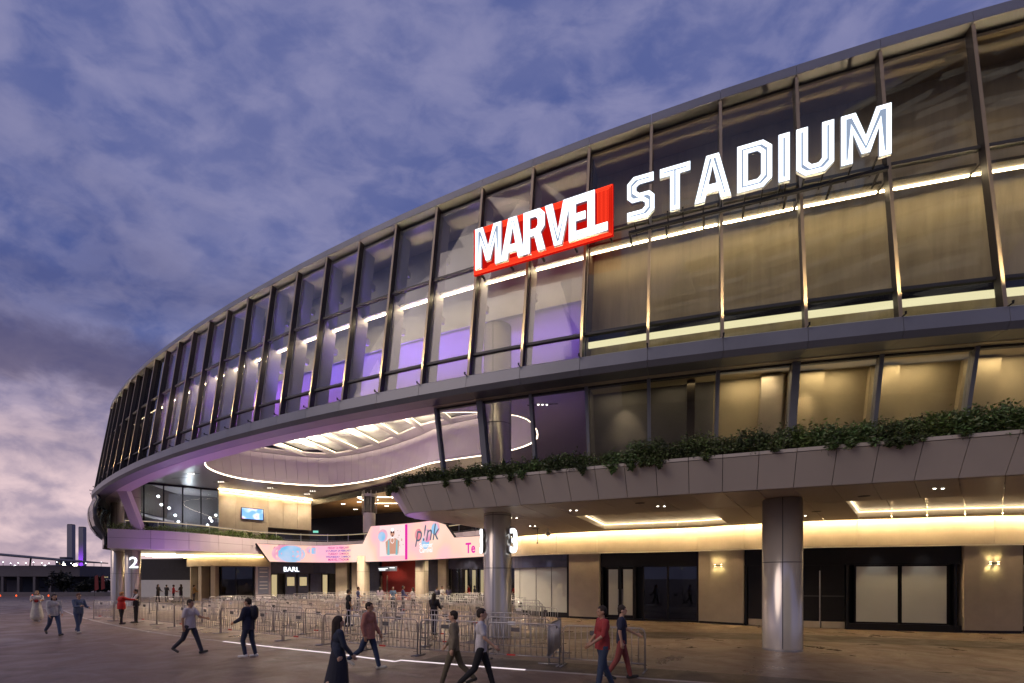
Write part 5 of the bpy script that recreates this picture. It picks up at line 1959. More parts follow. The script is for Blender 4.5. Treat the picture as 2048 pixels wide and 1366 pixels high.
ORD = ('first', 'second', 'third', 'fourth', 'fifth', 'sixth', 'seventh', 'eighth', 'ninth')
rows = [(1.75, 3.2, 27), (3.6, 4.6, 29), (5.7, 6.5, 31), (8.0, 5.6, 33), (10.4, 6.6, 34), (13.0, 7.8, 35), (15.8, 9.6, 37), (18.8, 12.0, 39), (22.0, 14.5, 41)]
for r, (off, sa, sb) in enumerate(rows):
    s = sa
    OFF = Path([FR.at(q, off) for q in np.linspace(0, FR.len, 24)], sign=1)
    sc = OFF.len / FR.len
    k = 0
    while (s + BL) < sb * sc and s + BL < OFF.len:
        a, b = OFF.at(s), OFF.at(s + BL)
        mid = ((a[0] + b[0]) / 2, (a[1] + b[1]) / 2)
        ok = all(math.dist(mid, c) > 1.75 for c in colx) and mid[1] < 45.5 and math.dist(mid, GP.at(GP.near(*mid))) > 2.4
        gapq = (k + r * 3) % 9 == 7
        if ok and not gapq:
            j = (random.random() - 0.5) * 0.10
            wp, cl = (k + r) % 3 == 0, k % 3 == 1
            lab = 'crowd barrier, %s plate%s, %s queue row behind the front row' % ('white' if wp else 'dark', ' and red clip' if cl else '', ORD[r])
            put_barrier((a[0], a[1] + j), (b[0], b[1] - j), r < 2, lab, 'barriers of the %s lane row' % ORD[r], tagm='tag_white' if wp else 'tag_dark', clip=cl)
        s += 2.29
        k += 1
    # lane ends turned across
for k, (x, y, a) in enumerate(((1.35, 21.3, -58), (-1.2, 24.5, -30), (-6.8, 27.2, 20), (-9.2, 33.2, 62), (-14.3, 36.5, 62), (-19.8, 33.4, 62), (-5.2, 34.2, 62), (-23.5, 33.0, 60), (-3.6, 38.8, 10), (-6.1, 39.6, 25), (-1.4, 38.4, 15))):
    d = Vector((math.cos(R(a)), math.sin(R(a)))) * BL / 2
    put_barrier((x - d.x, y - d.y), (x + d.x, y + d.y), False, 'steel crowd barrier turned across the queue lanes' if k else 'steel crowd barrier angled before the rounded white window',
                'barriers turned across the lanes' if k else None, tagm='tag_white' if k % 2 else 'tag_dark')
# a barrier seen end-on with a board on it
o = put_barrier((1.02, 13.35), (1.55, 15.4), False, 'barrier standing square to the front row behind its second panel', None)

# ================================================================== people
SKIN = ((0.52, 0.32, 0.22), (0.40, 0.23, 0.15), (0.24, 0.13, 0.08))
for k, c in enumerate(SKIN):
    pbr('skin%d' % k, c, 0.5, var=0.06, scale=12)
CL = {}


def cloth(c):
    if c not in CL:
        CL[c] = pbr('cloth_%d' % len(CL), c, 0.85, var=0.18, scale=9, bump=0.25, bscale=26)
    return CL[c]


def rcone(bm, a, b, ra, rb, seg=10, sx=1.0):
    a, b = Vector(a), Vector(b)
    d = b - a
    L_ = d.length
    if L_ < 1e-5:
        d = Vector((0, 0, 1))
    q = d.to_track_quat('Z', 'X').to_matrix().to_4x4()
    rows_ = []
    prof = []
    for k in range(4):
        t = -math.pi / 2 + math.pi / 2 * k / 3
        prof.append((ra * math.cos(t), ra * math.sin(t)))
    for k in range(4):
        t = math.pi / 2 * k / 3
        prof.append((rb * math.cos(t), L_ + rb * math.sin(t)))
    vs = []
    for r_2, z in prof:
        ring = []
        for j in range(seg):
            an = 2 * math.pi * j / seg
            ring.append(bm.verts.new(a + (q @ Vector((max(r_2, 1e-4) * math.cos(an), max(r_2, 1e-4) * math.sin(an), z)))))
        vs.append(ring)
    for i in range(len(vs) - 1):
        for j in range(seg):
            j2 = (j + 1) % seg
            bm.faces.new((vs[i][j], vs[i][j2], vs[i + 1][j2], vs[i + 1][j]))
    bm.faces.new(list(reversed(vs[0])))
    bm.faces.new(vs[-1])


def ell(bm, c, rx, ry, rz, rot=None):
    m = Matrix.Translation(c) @ (rot if rot is not None else Matrix.Identity(4)) @ Matrix.Diagonal((rx, ry, rz, 1))
    bmesh.ops.create_icosphere(bm, subdivisions=2, radius=1, matrix=m)


def remesh(name, bm, mat, voxel, parent=None, smooth=3):
    me = bpy.data.meshes.new(name)
    bm.to_mesh(me)
    bm.free()
    o = bpy.data.objects.new(name, me)
    COL.objects.link(o)
    m = o.modifiers.new('r', 'REMESH'); m.mode = 'VOXEL'; m.voxel_size = voxel; m.use_smooth_shade = True
    if smooth:
        s_ = o.modifiers.new('s', 'SMOOTH'); s_.iterations = smooth; s_.factor = 0.5
    dg = bpy.context.evaluated_depsgraph_get()
    dg.update()
    me2 = bpy.data.meshes.new_from_object(o.evaluated_get(dg))
    o.modifiers.clear()
    o.data = me2
    bpy.data.meshes.remove(me)
    me2.name = name
    me2.materials.clear()
    me2.materials.append(mat if not isinstance(mat, str) else MATS[mat])
    if parent is not None:
        o.parent = parent
    return o


def rot2(v, a):
    """pitch: rotate (x, z) vector forwards by a degrees about the hip/shoulder, from straight down."""
    return Vector((math.sin(R(a)) * v, 0, -math.cos(R(a)) * v))


def person(x, y, face, hgt=1.72, top=(0.5, 0.5, 0.5), legs=(0.05, 0.06, 0.1), hair=(0.03, 0.02, 0.015), skin=0, shoes=(0.03, 0.03, 0.03),
           lp=(0, 0), kn=(0, 0), sh=(5, 5), el=(15, 15), ab=(8, 8), sleeves='long', hairlen=0, dress=None, lean=0.0, near=True,
           label='', group=None, bag=None, hold=None, vest=None, build=1.0, hat=None, jacket=False, headturn=0):
    """x forward, y left, z up in the figure's own frame; angles in degrees (left, right)."""
    k = hgt / 1.72
    vx = (0.0125 if near else 0.024)
    hip_z = 0.90
    pts = {}
    ln = Vector((math.sin(R(lean)), 0, math.cos(R(lean))))
    hipc = Vector((0, 0, hip_z))
    chest = hipc + ln * 0.42
    neck = hipc + ln * 0.57
    head = hipc + ln * 0.70 + Vector((0.02, 0, 0.0))
    low = 9
    for sd, i in ((1, 0), (-1, 1)):
        h_ = hipc + Vector((0, 0.095 * sd, -0.02))
        kn_ = h_ + rot2(0.42, lp[i])
        an = kn_ + rot2(0.41, lp[i] - kn[i])
        fa = (lp[i] - kn[i]) * 0.55
        toe = an + Vector((math.cos(R(fa)) * 0.17, 0.025 * sd, -0.045 + math.sin(R(fa)) * 0.17))
        heel = an + Vector((-0.045 * math.cos(R(fa)), 0, -0.045 - 0.045 * math.sin(R(fa))))
        pts['leg', i] = (h_, kn_, an, heel, toe)
        low = min(low, heel.z - 0.036, toe.z - 0.03)
        s_ = neck + Vector((0, 0.175 * sd * build, -0.065))
        out = Vector((0, math.sin(R(ab[i])) * sd, 0))
        def armv(l_, a):
            v = rot2(l_, a); c = math.cos(R(ab[i])); return Vector((v.x, out.y * l_ * 0.9, v.z * c))
        e_ = s_ + armv(0.285, sh[i])
        wv = rot2(0.25, sh[i] + el[i])
        wv.y = -sd * 0.05 * min(1, el[i] / 60)
        w_ = e_ + wv
        pts['arm', i] = (s_, e_, w_, wv.normalized())
    bm = bmesh.new()
    # head and neck
    rcone(bm, neck + Vector((0, 0, -0.05)), head + Vector((-0.01, 0, -0.06)), 0.056, 0.052)
    ell(bm, head + Vector((-0.005, 0, 0.025)), 0.098, 0.076, 0.105)
    ell(bm, head + Vector((0.022, 0, -0.045)), 0.072, 0.058, 0.070)
    ell(bm, head + Vector((0.098, 0, -0.010)), 0.022, 0.013, 0.026)          # nose
    ell(bm, head + Vector((0.080, 0, -0.062)), 0.020, 0.026, 0.012)          # mouth
    for sd in (1, -1):
        ell(bm, head + Vector((-0.005, 0.078 * sd, -0.008)), 0.022, 0.012, 0.032)
    # trunk
    b_ = build
    ell(bm, hipc + ln * 0.02, 0.105 * b_, 0.155 * b_, 0.12)
    ell(bm, hipc + ln * 0.20, 0.098 * b_, 0.140 * b_, 0.17)
    ell(bm, hipc + ln * 0.40, 0.112 * b_, 0.165 * b_, 0.155)
    rcone(bm, neck + Vector((0, 0.15 * b_, -0.06)), neck + Vector((0, -0.15 * b_, -0.06)), 0.055, 0.055)
    for i, sd in ((0, 1), (1, -1)):
        h_, kn_, an, heel, toe = pts['leg', i]
        rcone(bm, h_, kn_, 0.085 * b_, 0.056)
        rcone(bm, kn_, kn_ * 0.65 + an * 0.35 + Vector((-0.012, 0, 0)), 0.056, 0.055)
        rcone(bm, kn_ * 0.65 + an * 0.35 + Vector((-0.012, 0, 0)), an, 0.055, 0.036)
        rcone(bm, heel, toe, 0.036, 0.028)
        s_, e_, w_, wd_ = pts['arm', i]
        rcone(bm, s_, e_, 0.052, 0.040)
        rcone(bm, e_, w_, 0.041, 0.028)
        # hand: palm, four unequal fingers, thumb from the side
        palm = w_ + wd_ * 0.075
        rcone(bm, w_, palm, 0.027, 0.034)
        perp = Vector((0, 1, 0)).cross(wd_).normalized()
        if near:
            for f, (o_, l_) in enumerate(((-0.030, 0.072), (-0.010, 0.082), (0.010, 0.076), (0.029, 0.058))):
                p0 = palm + perp * o_ + wd_ * 0.018
                p1 = p0 + wd_ * l_ * 0.55 + Vector((0, -sd * 0.008, 0))
                p2 = p1 + (wd_ * 0.8 + Vector((0, -sd * 0.75, 0))).normalized() * l_ * 0.45
                rcone(bm, p0, p1, 0.0095, 0.009, 6); rcone(bm, p1, p2, 0.009, 0.008, 6)
            tb0 = w_ + wd_ * 0.025 - perp * 0.02
            rcone(bm, tb0, tb0 + wd_ * 0.035 - perp * 0.034, 0.012, 0.010, 6)
            rcone(bm, tb0 + wd_ * 0.035 - perp * 0.034, tb0 + wd_ * 0.062 - perp * 0.038 + Vector((0, -sd * 0.01, 0)), 0.010, 0.009, 6)
        else:
            rcone(bm, palm, palm + wd_ * 0.06, 0.030, 0.020)
    body = remesh('person', bm, 'skin%d' % skin, vx, None, 2)
    # clothing
    def top_cl(name, mat, grow, arms, hem=0.0):
        bm = bmesh.new()
        rcone(bm, hipc + ln * 0.16 + Vector((0, 0.045 * b_, 0)), hipc - ln * (hem + 0.06) + Vector((0, 0.050 * b_, 0)), (0.112 + grow) * b_, (0.116 + grow) * b_, 12)
        rcone(bm, hipc + ln * 0.16 - Vector((0, 0.045 * b_, 0)), hipc - ln * (hem + 0.06) - Vector((0, 0.050 * b_, 0)), (0.112 + grow) * b_, (0.116 + grow) * b_, 12)
        ell(bm, hipc + ln * 0.21, (0.108 + grow) * b_, (0.150 + grow) * b_, 0.19)
        ell(bm, hipc + ln * 0.40, (0.120 + grow) * b_, (0.172 + grow) * b_, 0.162)
        rcone(bm, neck + Vector((0, 0.15 * b_, -0.062)), neck + Vector((0, -0.15 * b_, -0.062)), 0.064 + grow * 0.6, 0.064 + grow * 0.6)
        for i in (0, 1):
            s_, e_, w_, wd_ = pts['arm', i]
            if arms:
                rcone(bm, s_, e_ if arms > 0.4 else s_.lerp(e_, 0.72), 0.064 + grow * 0.6, (0.052 if arms > 0.4 else 0.060) + grow * 0.5)
            if arms > 0.9:
                rcone(bm, e_, e_.lerp(w_, 0.93), 0.052 + grow * 0.5, 0.040 + grow * 0.4)
        o_ = remesh(name, bm, cloth(mat), vx * 1.15, body, 2)
        bmx = bmesh.new(); bmx.from_mesh(o_.data)
        cz = hip_z - hem - 0.045
        tors = bmesh.ops.bisect_plane(bmx, geom=[g for g in bmx.verts[:] + bmx.edges[:] + bmx.faces[:] if g.__class__ is not bmesh.types.BMVert or True], plane_co=(0, 0, cz), plane_no=(0, 0, 1))
        cut_ = [v for v in bmx.verts if v.co.z < cz - 1e-4 and abs(v.co.y) < 0.155 * b_ + 0.03 and abs(v.co.x) < 0.2]
        bmesh.ops.delete(bmx, geom=cut_, context='VERTS'); bmx.to_mesh(o_.data); bmx.free()
        return o_
    amt = {'long': 1.0, 'short': 0.3, 'none': 0.0, 'mid': 0.6}[sleeves]
    top_cl('jacket' if jacket else 'shirt', top, 0.022 if jacket else 0.006, amt, 0.06 if jacket else 0.02)
    if vest:
        top_cl('vest', vest, 0.022, 0.0, 0.0)
    if dress:
        bm = bmesh.new()
        ell(bm, hipc + ln * 0.1, 0.13 * b_, 0.17 * b_, 0.16)
        rcone(bm, hipc + ln * 0.05, hipc - Vector((0.0, 0, 0.20)), 0.15 * b_, 0.20 * b_, 16)
        rcone(bm, hipc - Vector((0, 0, 0.2)), hipc - Vector((0.03, 0, dress)), 0.20 * b_, 0.25 * b_, 16)
        remesh('skirt', bm, cloth(legs), vx * 1.2, body, 3)
    else:
        bm = bmesh.new()
        ell(bm, hipc + Vector((0, 0, 0.0)), 0.114 * b_, 0.162 * b_, 0.115)
        for i in (0, 1):
            h_, kn_, an, heel, toe = pts['leg', i]
            rcone(bm, h_, kn_, 0.094 * b_, 0.070)
            rcone(bm, kn_, an + Vector((0, 0, 0.01)), 0.070, 0.056)
        remesh('trousers', bm, cloth(legs), vx * 1.15, body, 2)
    for i in (0, 1):
        h_, kn_, an, heel, toe = pts['leg', i]
        bm = bmesh.new()
        rcone(bm, heel, toe, 0.044, 0.038)
        rcone(bm, heel, an, 0.044, 0.046)
        remesh('shoe', bm, cloth(shoes), vx, body, 1)
    # hair
    bm = bmesh.new()
    ell(bm, head + Vector((-0.016, 0, 0.048)), 0.104, 0.086, 0.096)
    if hairlen:
        rcone(bm, head + Vector((-0.055, 0, 0.02)), neck + Vector((-0.075, 0, 0.02 - hairlen)), 0.085, 0.06)
        for sd in (1, -1):
            rcone(bm, head + Vector((-0.02, 0.06 * sd, 0.03)), neck + Vector((-0.01, 0.09 * sd, 0.05 - hairlen * 0.8)), 0.036, 0.026)
    else:
        ell(bm, head + Vector((-0.050, 0, -0.005)), 0.066, 0.074, 0.075)
    # keep the face free
    hb = remesh('hair', bm, cloth(hair), vx * 1.1, body, 1)
    me = hb.data
    bmx = bmesh.new(); bmx.from_mesh(me)
    cut = [v for v in bmx.verts if v.co.x > head.x + 0.058 and v.co.z < head.z + 0.062]
    bmesh.ops.delete(bmx, geom=cut, context='VERTS'); bmx.to_mesh(me); bmx.free()
    if near:
        for sd in (1, -1):
            bm = bmesh.new(); ell(bm, head + Vector((0.086, 0.032 * sd, 0.010)), 0.010, 0.014, 0.007)
            me = bpy.data.meshes.new('eye'); bm.to_mesh(me); bm.free(); me.materials.append(MATS['black_frame'])
            o = bpy.data.objects.new('eye', me); COL.objects.link(o); o.parent = body
    body.location = (x, y, 0.006 - low * k)
    body.rotation_euler = (0, 0, R(face))
    body.scale = (k, k, k)
    tag(body, label, 'person', group)
    if bag == 'backpack':
        bm = bmesh.new(); ell(bm, chest + Vector((-0.19, 0, -0.02)), 0.10, 0.15, 0.23)
        remesh('backpack', bm, cloth((0.015, 0.015, 0.025)), vx * 1.2, body, 3)
    def thing_at(i, dz=0.0):
        s_, e_, w_, wd_ = pts['arm', i]
        return Matrix.Translation(body.location) @ Matrix.Rotation(R(face), 4, 'Z') @ Matrix.Diagonal((k, k, k, 1)) @ (w_ + wd_ * 0.10 + Vector((0, 0, dz)))
    body['hand0'] = tuple(thing_at(0)); body['hand1'] = tuple(thing_at(1))
    return body


def P(px, Y):
    return ((px - 1024) * Y / 967.0, Y)


RED, BLK, NAVY, JEAN, WHT = (0.42, 0.015, 0.012), (0.012, 0.012, 0.014), (0.014, 0.018, 0.045), (0.045, 0.07, 0.14), (0.62, 0.60, 0.60)
pe = []
x, y = P(74, 26.2)
pe.append(person(x, y, -48, 1.66, top=(0.55, 0.53, 0.46), legs=(0.52, 0.50, 0.44), hair=(0.30, 0.20, 0.10), shoes=WHT, lp=(12, -14), kn=(6, 22), sh=(25, 25), el=(75, 80), sleeves='short',
                 hairlen=0.05, dress=0.62, build=1.15, label='woman in a long cream dress carrying a red bag in front'))
x, y = P(108, 19.9)
pe.append(person(x, y, -28, 1.72, top=(0.52, 0.50, 0.47), legs=JEAN, lp=(24, -22), kn=(8, 30), sh=(10, 5), el=(25, 20), hairlen=0.28, build=1.0, label='person in a white sweater and blue jeans with long dark hair, walking'))
x, y = P(157, 20.9)
pe.append(person(x, y, -14, 1.68, top=(0.07, 0.10, 0.17), legs=JEAN, hair=(0.09, 0.035, 0.02), lp=(-10, 12), kn=(16, 4), sh=(20, 25), el=(60, 70), build=1.12, shoes=(0.4, 0.38, 0.36),
                 label='person in a dark blue sweater and jeans looking at a phone'))
x, y = P(243, 24.9)
pe.append(person(x, y, 60, 1.62, top=RED, legs=BLK, hair=(0.35, 0.17, 0.06), sh=(5, 70), el=(10, 15), ab=(14, 10), jacket=True, build=1.25, lp=(3, -4), label='staff member in a red jacket with one arm held out'))
x, y = P(272, 25.6)
pe.append(person(x, y, -130, 1.74, top=WHT, legs=BLK, vest=BLK, skin=1, sh=(35, 30), el=(60, 60), label='person in a black vest over a white shirt beside the red jacket'))
x, y = P(380, 15.2)
pe.append(person(x, y, -5, 1.72, top=(0.60, 0.55, 0.57), legs=(0.03, 0.032, 0.05), skin=1, lp=(24, -22), kn=(4, 26), sh=(35, -14), el=(45, 15), sleeves='short', label='person in a long white T-shirt striding with one arm forward'))
x, y = P(497, 14.5)
pe.append(person(x, y, 178, 1.74, top=NAVY, legs=(0.02, 0.03, 0.065), skin=1, lp=(16, -8), kn=(26, 6), sh=(18, -12), el=(45, 30), bag='backpack', shoes=(0.6, 0.6, 0.62), jacket=True, build=1.05, label='person in a navy jacket with a dark backpack and white trainers'))
x, y = P(676, 9.4)
pe.append(person(x, y, 35, 1.62, top=(0.02, 0.028, 0.055), legs=(0.014, 0.016, 0.03), hairlen=0.22, dress=0.55, lp=(14, -16), kn=(6, 26), sh=(-8, 14), el=(12, 25), label='woman in a dark blue top and skirt with long dark hair, walking'))
x, y = P(738, 12.6)
pe.append(person(x, y, -12, 1.74, top=(0.40, 0.17, 0.13), legs=(0.025, 0.04, 0.09), skin=1, lp=(18, -26), kn=(4, 28), sh=(12, -12), el=(20, 22), shoes=(0.45, 0.44, 0.40), jacket=True, label='person in a salmon pink jacket and dark jeans, walking'))
x, y = P(697, 23.6)
pe.append(person(x, y, 30, 1.78, top=BLK, legs=BLK, skin=1, lp=(6, -8), kn=(2, 12), sh=(5, 5), sleeves='short', label='person in black standing among the queue lanes'))
x, y = P(868, 20.2)
pe.append(person(x, y, 70, 1.70, top=(0.012, 0.010, 0.016), legs=(0.02, 0.014, 0.02), hairlen=0.2, lp=(5, -5), kn=(2, 8), sh=(25, 20), el=(60, 50), label='person in dark clothes walking between the barriers near the gate column'))
x, y = P(908, 10.6)
pe.append(person(x, y, 175, 1.66, top=(0.20, 0.17, 0.12), legs=(0.13, 0.11, 0.07), lp=(20, -20), kn=(4, 26), sh=(-10, 15), el=(20, 20), label='person in an olive top and khaki trousers, walking'))
x, y = P(962, 10.2)
pe.append(person(x, y, 0, 1.74, top=(0.58, 0.56, 0.57), legs=BLK, skin=0, lp=(20, -18), kn=(5, 28), sh=(-14, 18), el=(14, 30), sleeves='short', label='person in a white T-shirt and black trousers, mid stride'))
x, y = P(1205, 10.3)
pe.append(person(x, y, -170, 1.76, top=(0.30, 0.035, 0.035), legs=(0.035, 0.055, 0.10), skin=1, lp=(10, -10), kn=(2, 14), sh=(15, 10), el=(40, 30), sleeves='mid', build=1.15, label='person in a red shirt and blue jeans'))
x, y = P(1243, 11.4)
pe.append(person(x, y, -10, 1.72, top=(0.018, 0.022, 0.05), legs=(0.24, 0.06, 0.05), lp=(16, -14), kn=(4, 18), sh=(25, -10), el=(40, 20), sleeves='short', label='person in a navy top and rust red trousers beside the red shirt'))

# things that people carry
bm = bmesh.new(); ell(bm, Vector((0, 0, 0)), 0.13, 0.06, 0.09)
hb = remesh('handbag', bm, cloth((0.33, 0.02, 0.015)), 0.02, None, 2)
h0, h1 = Vector(pe[0]['hand0']), Vector(pe[0]['hand1'])
hb.location = (h0 + h1) / 2 + Vector((-0.03, 0.02, -0.06)); tag(hb, 'soft red bag held in front of the cream dress', 'bag')
for who, hand, lab in ((2, 1, 'dark phone held by the person in the blue sweater'),):
    ph = MB().box(-0.075, -0.038, -0.006, 0.075, 0.038, 0.006).build('phone', 'black_frame')
    ph.location = Vector(pe[who]['hand%d' % hand]) + Vector((0, 0, 0.012)); ph.rotation_euler = (0.3, 0.2, R(-14)); tag(ph, lab, 'phone')
for b in pe:
    for q in ('hand0', 'hand1'):
        del b[q]

# people further in: a handful of figures, reused with other colours
far = [(316, 47, (0.02, 0.02, 0.03), 0), (333, 48, (0.03, 0.03, 0.04), 90), (347, 46.5, RED, 40), (362, 47, (0.02, 0.02, 0.03), 180), (388, 47, (0.35, 0.20, 0.06), 60),
       (716, 33, (0.05, 0.06, 0.14), 20), (760, 36, (0.40, 0.35, 0.45), 100), (786, 35, (0.06, 0.10, 0.18), -70), (806, 34, (0.03, 0.03, 0.10), 10), (826, 35, (0.50, 0.45, 0.50), 160),
       (874, 38, (0.03, 0.03, 0.06), 80), (884, 38, (0.60, 0.58, 0.60), -30), (897, 38.3, (0.05, 0.04, 0.09), 100), (938, 44.2, RED, 170), (949, 44.4, (0.02, 0.02, 0.03), 0), (1031, 40.6, RED, 120), (1037.5, 40.2, (0.05, 0.07, 0.2), 200)]
for k, (px, Y, col, f) in enumerate(far):
    x, y = P(px, Y)
    name_c = {RED: 'red', (0.02, 0.02, 0.03): 'black'}.get(col, None)
    nm = name_c or ('white' if col[0] > 0.45 else 'lilac' if col[0] > 0.38 else 'tan' if col[0] > 0.3 else 'dark blue')
    where = 'under the balcony by the white hoarding' if px < 400 else 'by the glazed doors of the square' if px > 930 else 'waiting behind the queue lanes'
    lab = 'small figure in %s %s' % (nm, where)
    person(x, y, f, 1.62 + 0.15 * random.random(), top=col, legs=(0.02, 0.02, 0.03), skin=k % 3, lp=(5, -6), kn=(1, 8), sh=(20, 15), el=(40, 50), near=False, sleeves='short' if k % 2 else 'long', hairlen=0.15 if k % 3 == 0 else 0,
           label=lab, group='figures in %s %s' % (nm, where))

# ================================================================== beyond the square, far left
emit('tower_edge', (1.0, 0.90, 0.76), 0.6)
# twin towers and deck of the bridge
def tower(px, Y, top, w):
    x = (px - 1024) * Y / 967
    o = empty('bridge_tower', (x, Y, 0))
    h_ = (1155 - top) * Y / 967 + 2.4
    MB().box(-w / 2, -w * 0.4, 0, w / 2, w * 0.4, h_).build('shaft', 'far_concrete', o)
    MB().box(-w * 0.42, -w * 0.41, h_, w * 0.42, w * 0.41, h_ + 2).build('cap', 'far_dark', o)
    for k, dz in enumerate((10, 22, 34, 46)):
        MB().box(-w / 2 - 0.4, -w * 0.42, dz, -w / 2 + 0.6, -w * 0.38, dz + 6).build('edge_light', 'purple_dim', o)
    lamp('SPOT', (0, -60, 4), 9.0e5, (0.35, 0.04, 1.0), o, 2.0, (0, 0, 55), 40, 1.0, name='tower_uplight')
    return o


tag(tower(142.5, 1300, 1050, 13.5), 'tall pale bridge tower washed violet, left of the starry lamp', 'bridge tower')
tag(tower(165, 1380, 1055, 13.5), 'tall pale bridge tower right of the starry lamp', 'bridge tower')
br = empty('bridge', (0, 1250, 0))
tag(br, 'long low road bridge with a row of violet lamps', 'bridge')
MB().box(-1500, -8, 16, -700, 8, 20.5).build('deck', 'far_dark', br)
for k in range(12):
    MB().box(-1430 + 62 * k, -4, 0, -1424 + 62 * k, 4, 16).build('pier', 'far_dark', br)
for k in range(24):
    MB().lathe(-1195 + 17.5 * k, -9, [(0.8, 16.5), (1.9, 17.8), (0.8, 19.2)], 8).build('bridge_lamp', 'purple_lamp', br)
# tower blocks behind
for k, (px, w, top, Y) in enumerate(((133, 11, 1115, 900), (124, 9, 1123, 880), (108, 18, 1131, 860), (60, 18, 1137, 820), (196, 20, 1148, 700), (215, 26, 1150, 650), (36, 30, 1141, 780))):
    x = (px - 1024) * Y / 967
    ww = w * Y / 967
    h_ = (1155 - top) * Y / 967 + 2.4
    o = empty('far_building', (x, Y, 0))
    tag(o, ['tallest dark block behind the bridge tower', 'stepped dark block beside the tallest one', 'broad low dark block by the bridge', 'low dark block behind the shed roof', 'low dark block under the bridge deck',
            'wide dark block beyond the gate columns', 'widest low block behind the long shed'][k], 'building')
    MB().box(-ww / 2, -8, 0, ww / 2, 8, h_).build('wall', 'far_dark', o)
    MB().box(-ww / 2 - 0.5, -8.5, h_, ww / 2 + 0.5, 8.5, h_ + 0.8).build('roof_edge', 'far_concrete', o)
    for j in range(9):
        wx, wz = -ww * 0.42 + ww * 0.84 * random.random(), 2 + (h_ - 5) * random.random()
        MB().box(wx, -8.2, wz, wx + 1.3, -8.05, wz + 1.1).build('lit_window', 'warm_window', o)
# long shed with a sloped open roof frame
sh = empty('long_shed', (-88, 66, 0), R(8))
tag(sh, 'long pale shed with dark openings and a raking steel canopy', 'shed')
MB().box(-30, 0, 2.55, 26, 14, 4.1).build('upper_wall', 'shed_wall', sh)
for k in range(28):
    MB().box(-30 + 2 * k, 0.05, 0, -29.7 + 2 * k, 0.6, 2.55).build('post', 'shed_wall', sh)
MB().box(-30, 2.0, 0, 26, 2.3, 2.55).build('inner_wall', 'far_dark', sh)
for k in range(3):
    MB().box(-24 + 17 * k, 1.8, 0.3, -17 + 17 * k, 1.95, 2.0).build('lit_bay', 'shed_wall', sh)
for (x0, x1, z0, z1) in ((-30, -8, 5.4, 4.6), (-8, 10, 5.9, 5.0), (8, 26, 6.4, 4.7)):
    MB().hexa([(x0, -1, z0 - 0.15), (x1, -1, z1 - 0.15), (x1, 6, z1 - 0.15), (x0, 6, z0 - 0.15), (x0, -1, z0), (x1, -1, z1), (x1, 6, z1), (x0, 6, z0)]).build('raking_canopy', 'far_dark', sh)
    for q in np.linspace(x0 + 1, x1 - 1, 4):
        zz = np.interp(q, [x0, x1], [z0, z1])
        MB().tube([(q, 0.0, 4.1), (q + 0.8, -0.9, zz - 0.1)], 0.10, 6).build('strut', 'black_frame', sh)
# orange marker lights along the road edge
for k in range(22):
    x = -82 + 2.1 * k
    yy = 62.0 - 0.05 * k
    if (1024 + 967 * x / yy) > 118:
        break
    o = MB().lathe(x, yy, [(0.07, 0.0), (0.07, 0.16), (0.03, 0.22)], 8).build('marker_light', 'orange_lamp'); tag(o, 'low orange marker light in the row before the long shed', 'marker light', 'orange marker lights')
MB().box(-95, 62.6, 0, -46, 62.9, 0.5).build('kerb_wall', 'shed_wall')['kind'] = 'structure'


# lamp posts, the nearest one flaring
def lamppost(px, Y, top, mat, size, label, group=None):
    x = (px - 1024) * Y / 967
    h_ = (1155 - top) * Y / 967 + 2.4
    o = empty('street_lamp', (x, Y, 0))
    tag(o, label, 'street lamp', group)
    MB().tube([(0, 0, 0), (0, 0, h_)], 0.08 if Y < 120 else 0.2, 6).build('pole', 'far_dark', o)
    MB().lathe(0, 0, [(size * 0.4, h_ - size * 0.6), (size, h_), (size * 0.4, h_ + size * 0.5)], 10).build('lantern', mat, o)
    return o


lamppost(150, 105, 1130, 'star_lamp', 0.42, 'brightest street lamp before the bridge towers')
lamppost(128, 120, 1129, 'star_lamp', 0.30, 'smaller bright street lamp left of the bridge towers')
lamppost(30, 150, 1131, 'led_white', 0.26, 'white street lamp above the long shed roof', 'white street lamps behind the shed')
lamppost(90, 150, 1131, 'led_white', 0.26, 'white street lamp above the long shed roof', 'white street lamps behind the shed')
for k in range(14):
    lamppost(6 + 15 * k + 3 * random.random(), 520, 1124 + 3 * random.random(), 'led_white', 0.55, 'distant tiny street lamp in the far row along the skyline', 'distant street lamps')


# dark trees
def tree(px, Y, base_w, top, label, group):
    x = (px - 1024) * Y / 967
    h_ = (1155 - top) * Y / 967 + 2.4
    o = empty('tree', (x, Y, 0))
    tag(o, label, 'tree', group)
    mb = MB(); mb.tube([(0, 0, 0), (0.1, 0, h_ * 0.4), (0.0, 0.1, h_ * 0.75)], [0.18, 0.13, 0.05], 7)
    for k in range(6):
        a = random.random() * 6.28
        mb.tube([(0.05, 0, h_ * (0.3 + 0.07 * k)), (math.cos(a) * base_w * 0.35, math.sin(a) * base_w * 0.35, h_ * (0.5 + 0.07 * k))], [0.06, 0.02], 5)
    mb.build('trunk', 'stem', o)
    pts = []
    for k in range(22):
        c = np.array((rng.normal(0, base_w * 0.24), rng.normal(0, base_w * 0.24), h_ * rng.uniform(0.38, 0.95)))
        r = base_w * rng.uniform(0.10, 0.22)
        m = 70
        p = rng.normal(size=(m, 3)); p /= np.linalg.norm(p, axis=1)[:, None]
        pts.append(c + p * r * rng.uniform(0.4, 1, m)[:, None])
    leaf_mesh('crown', np.vstack(pts), 0.42, 'leaf_far', o)


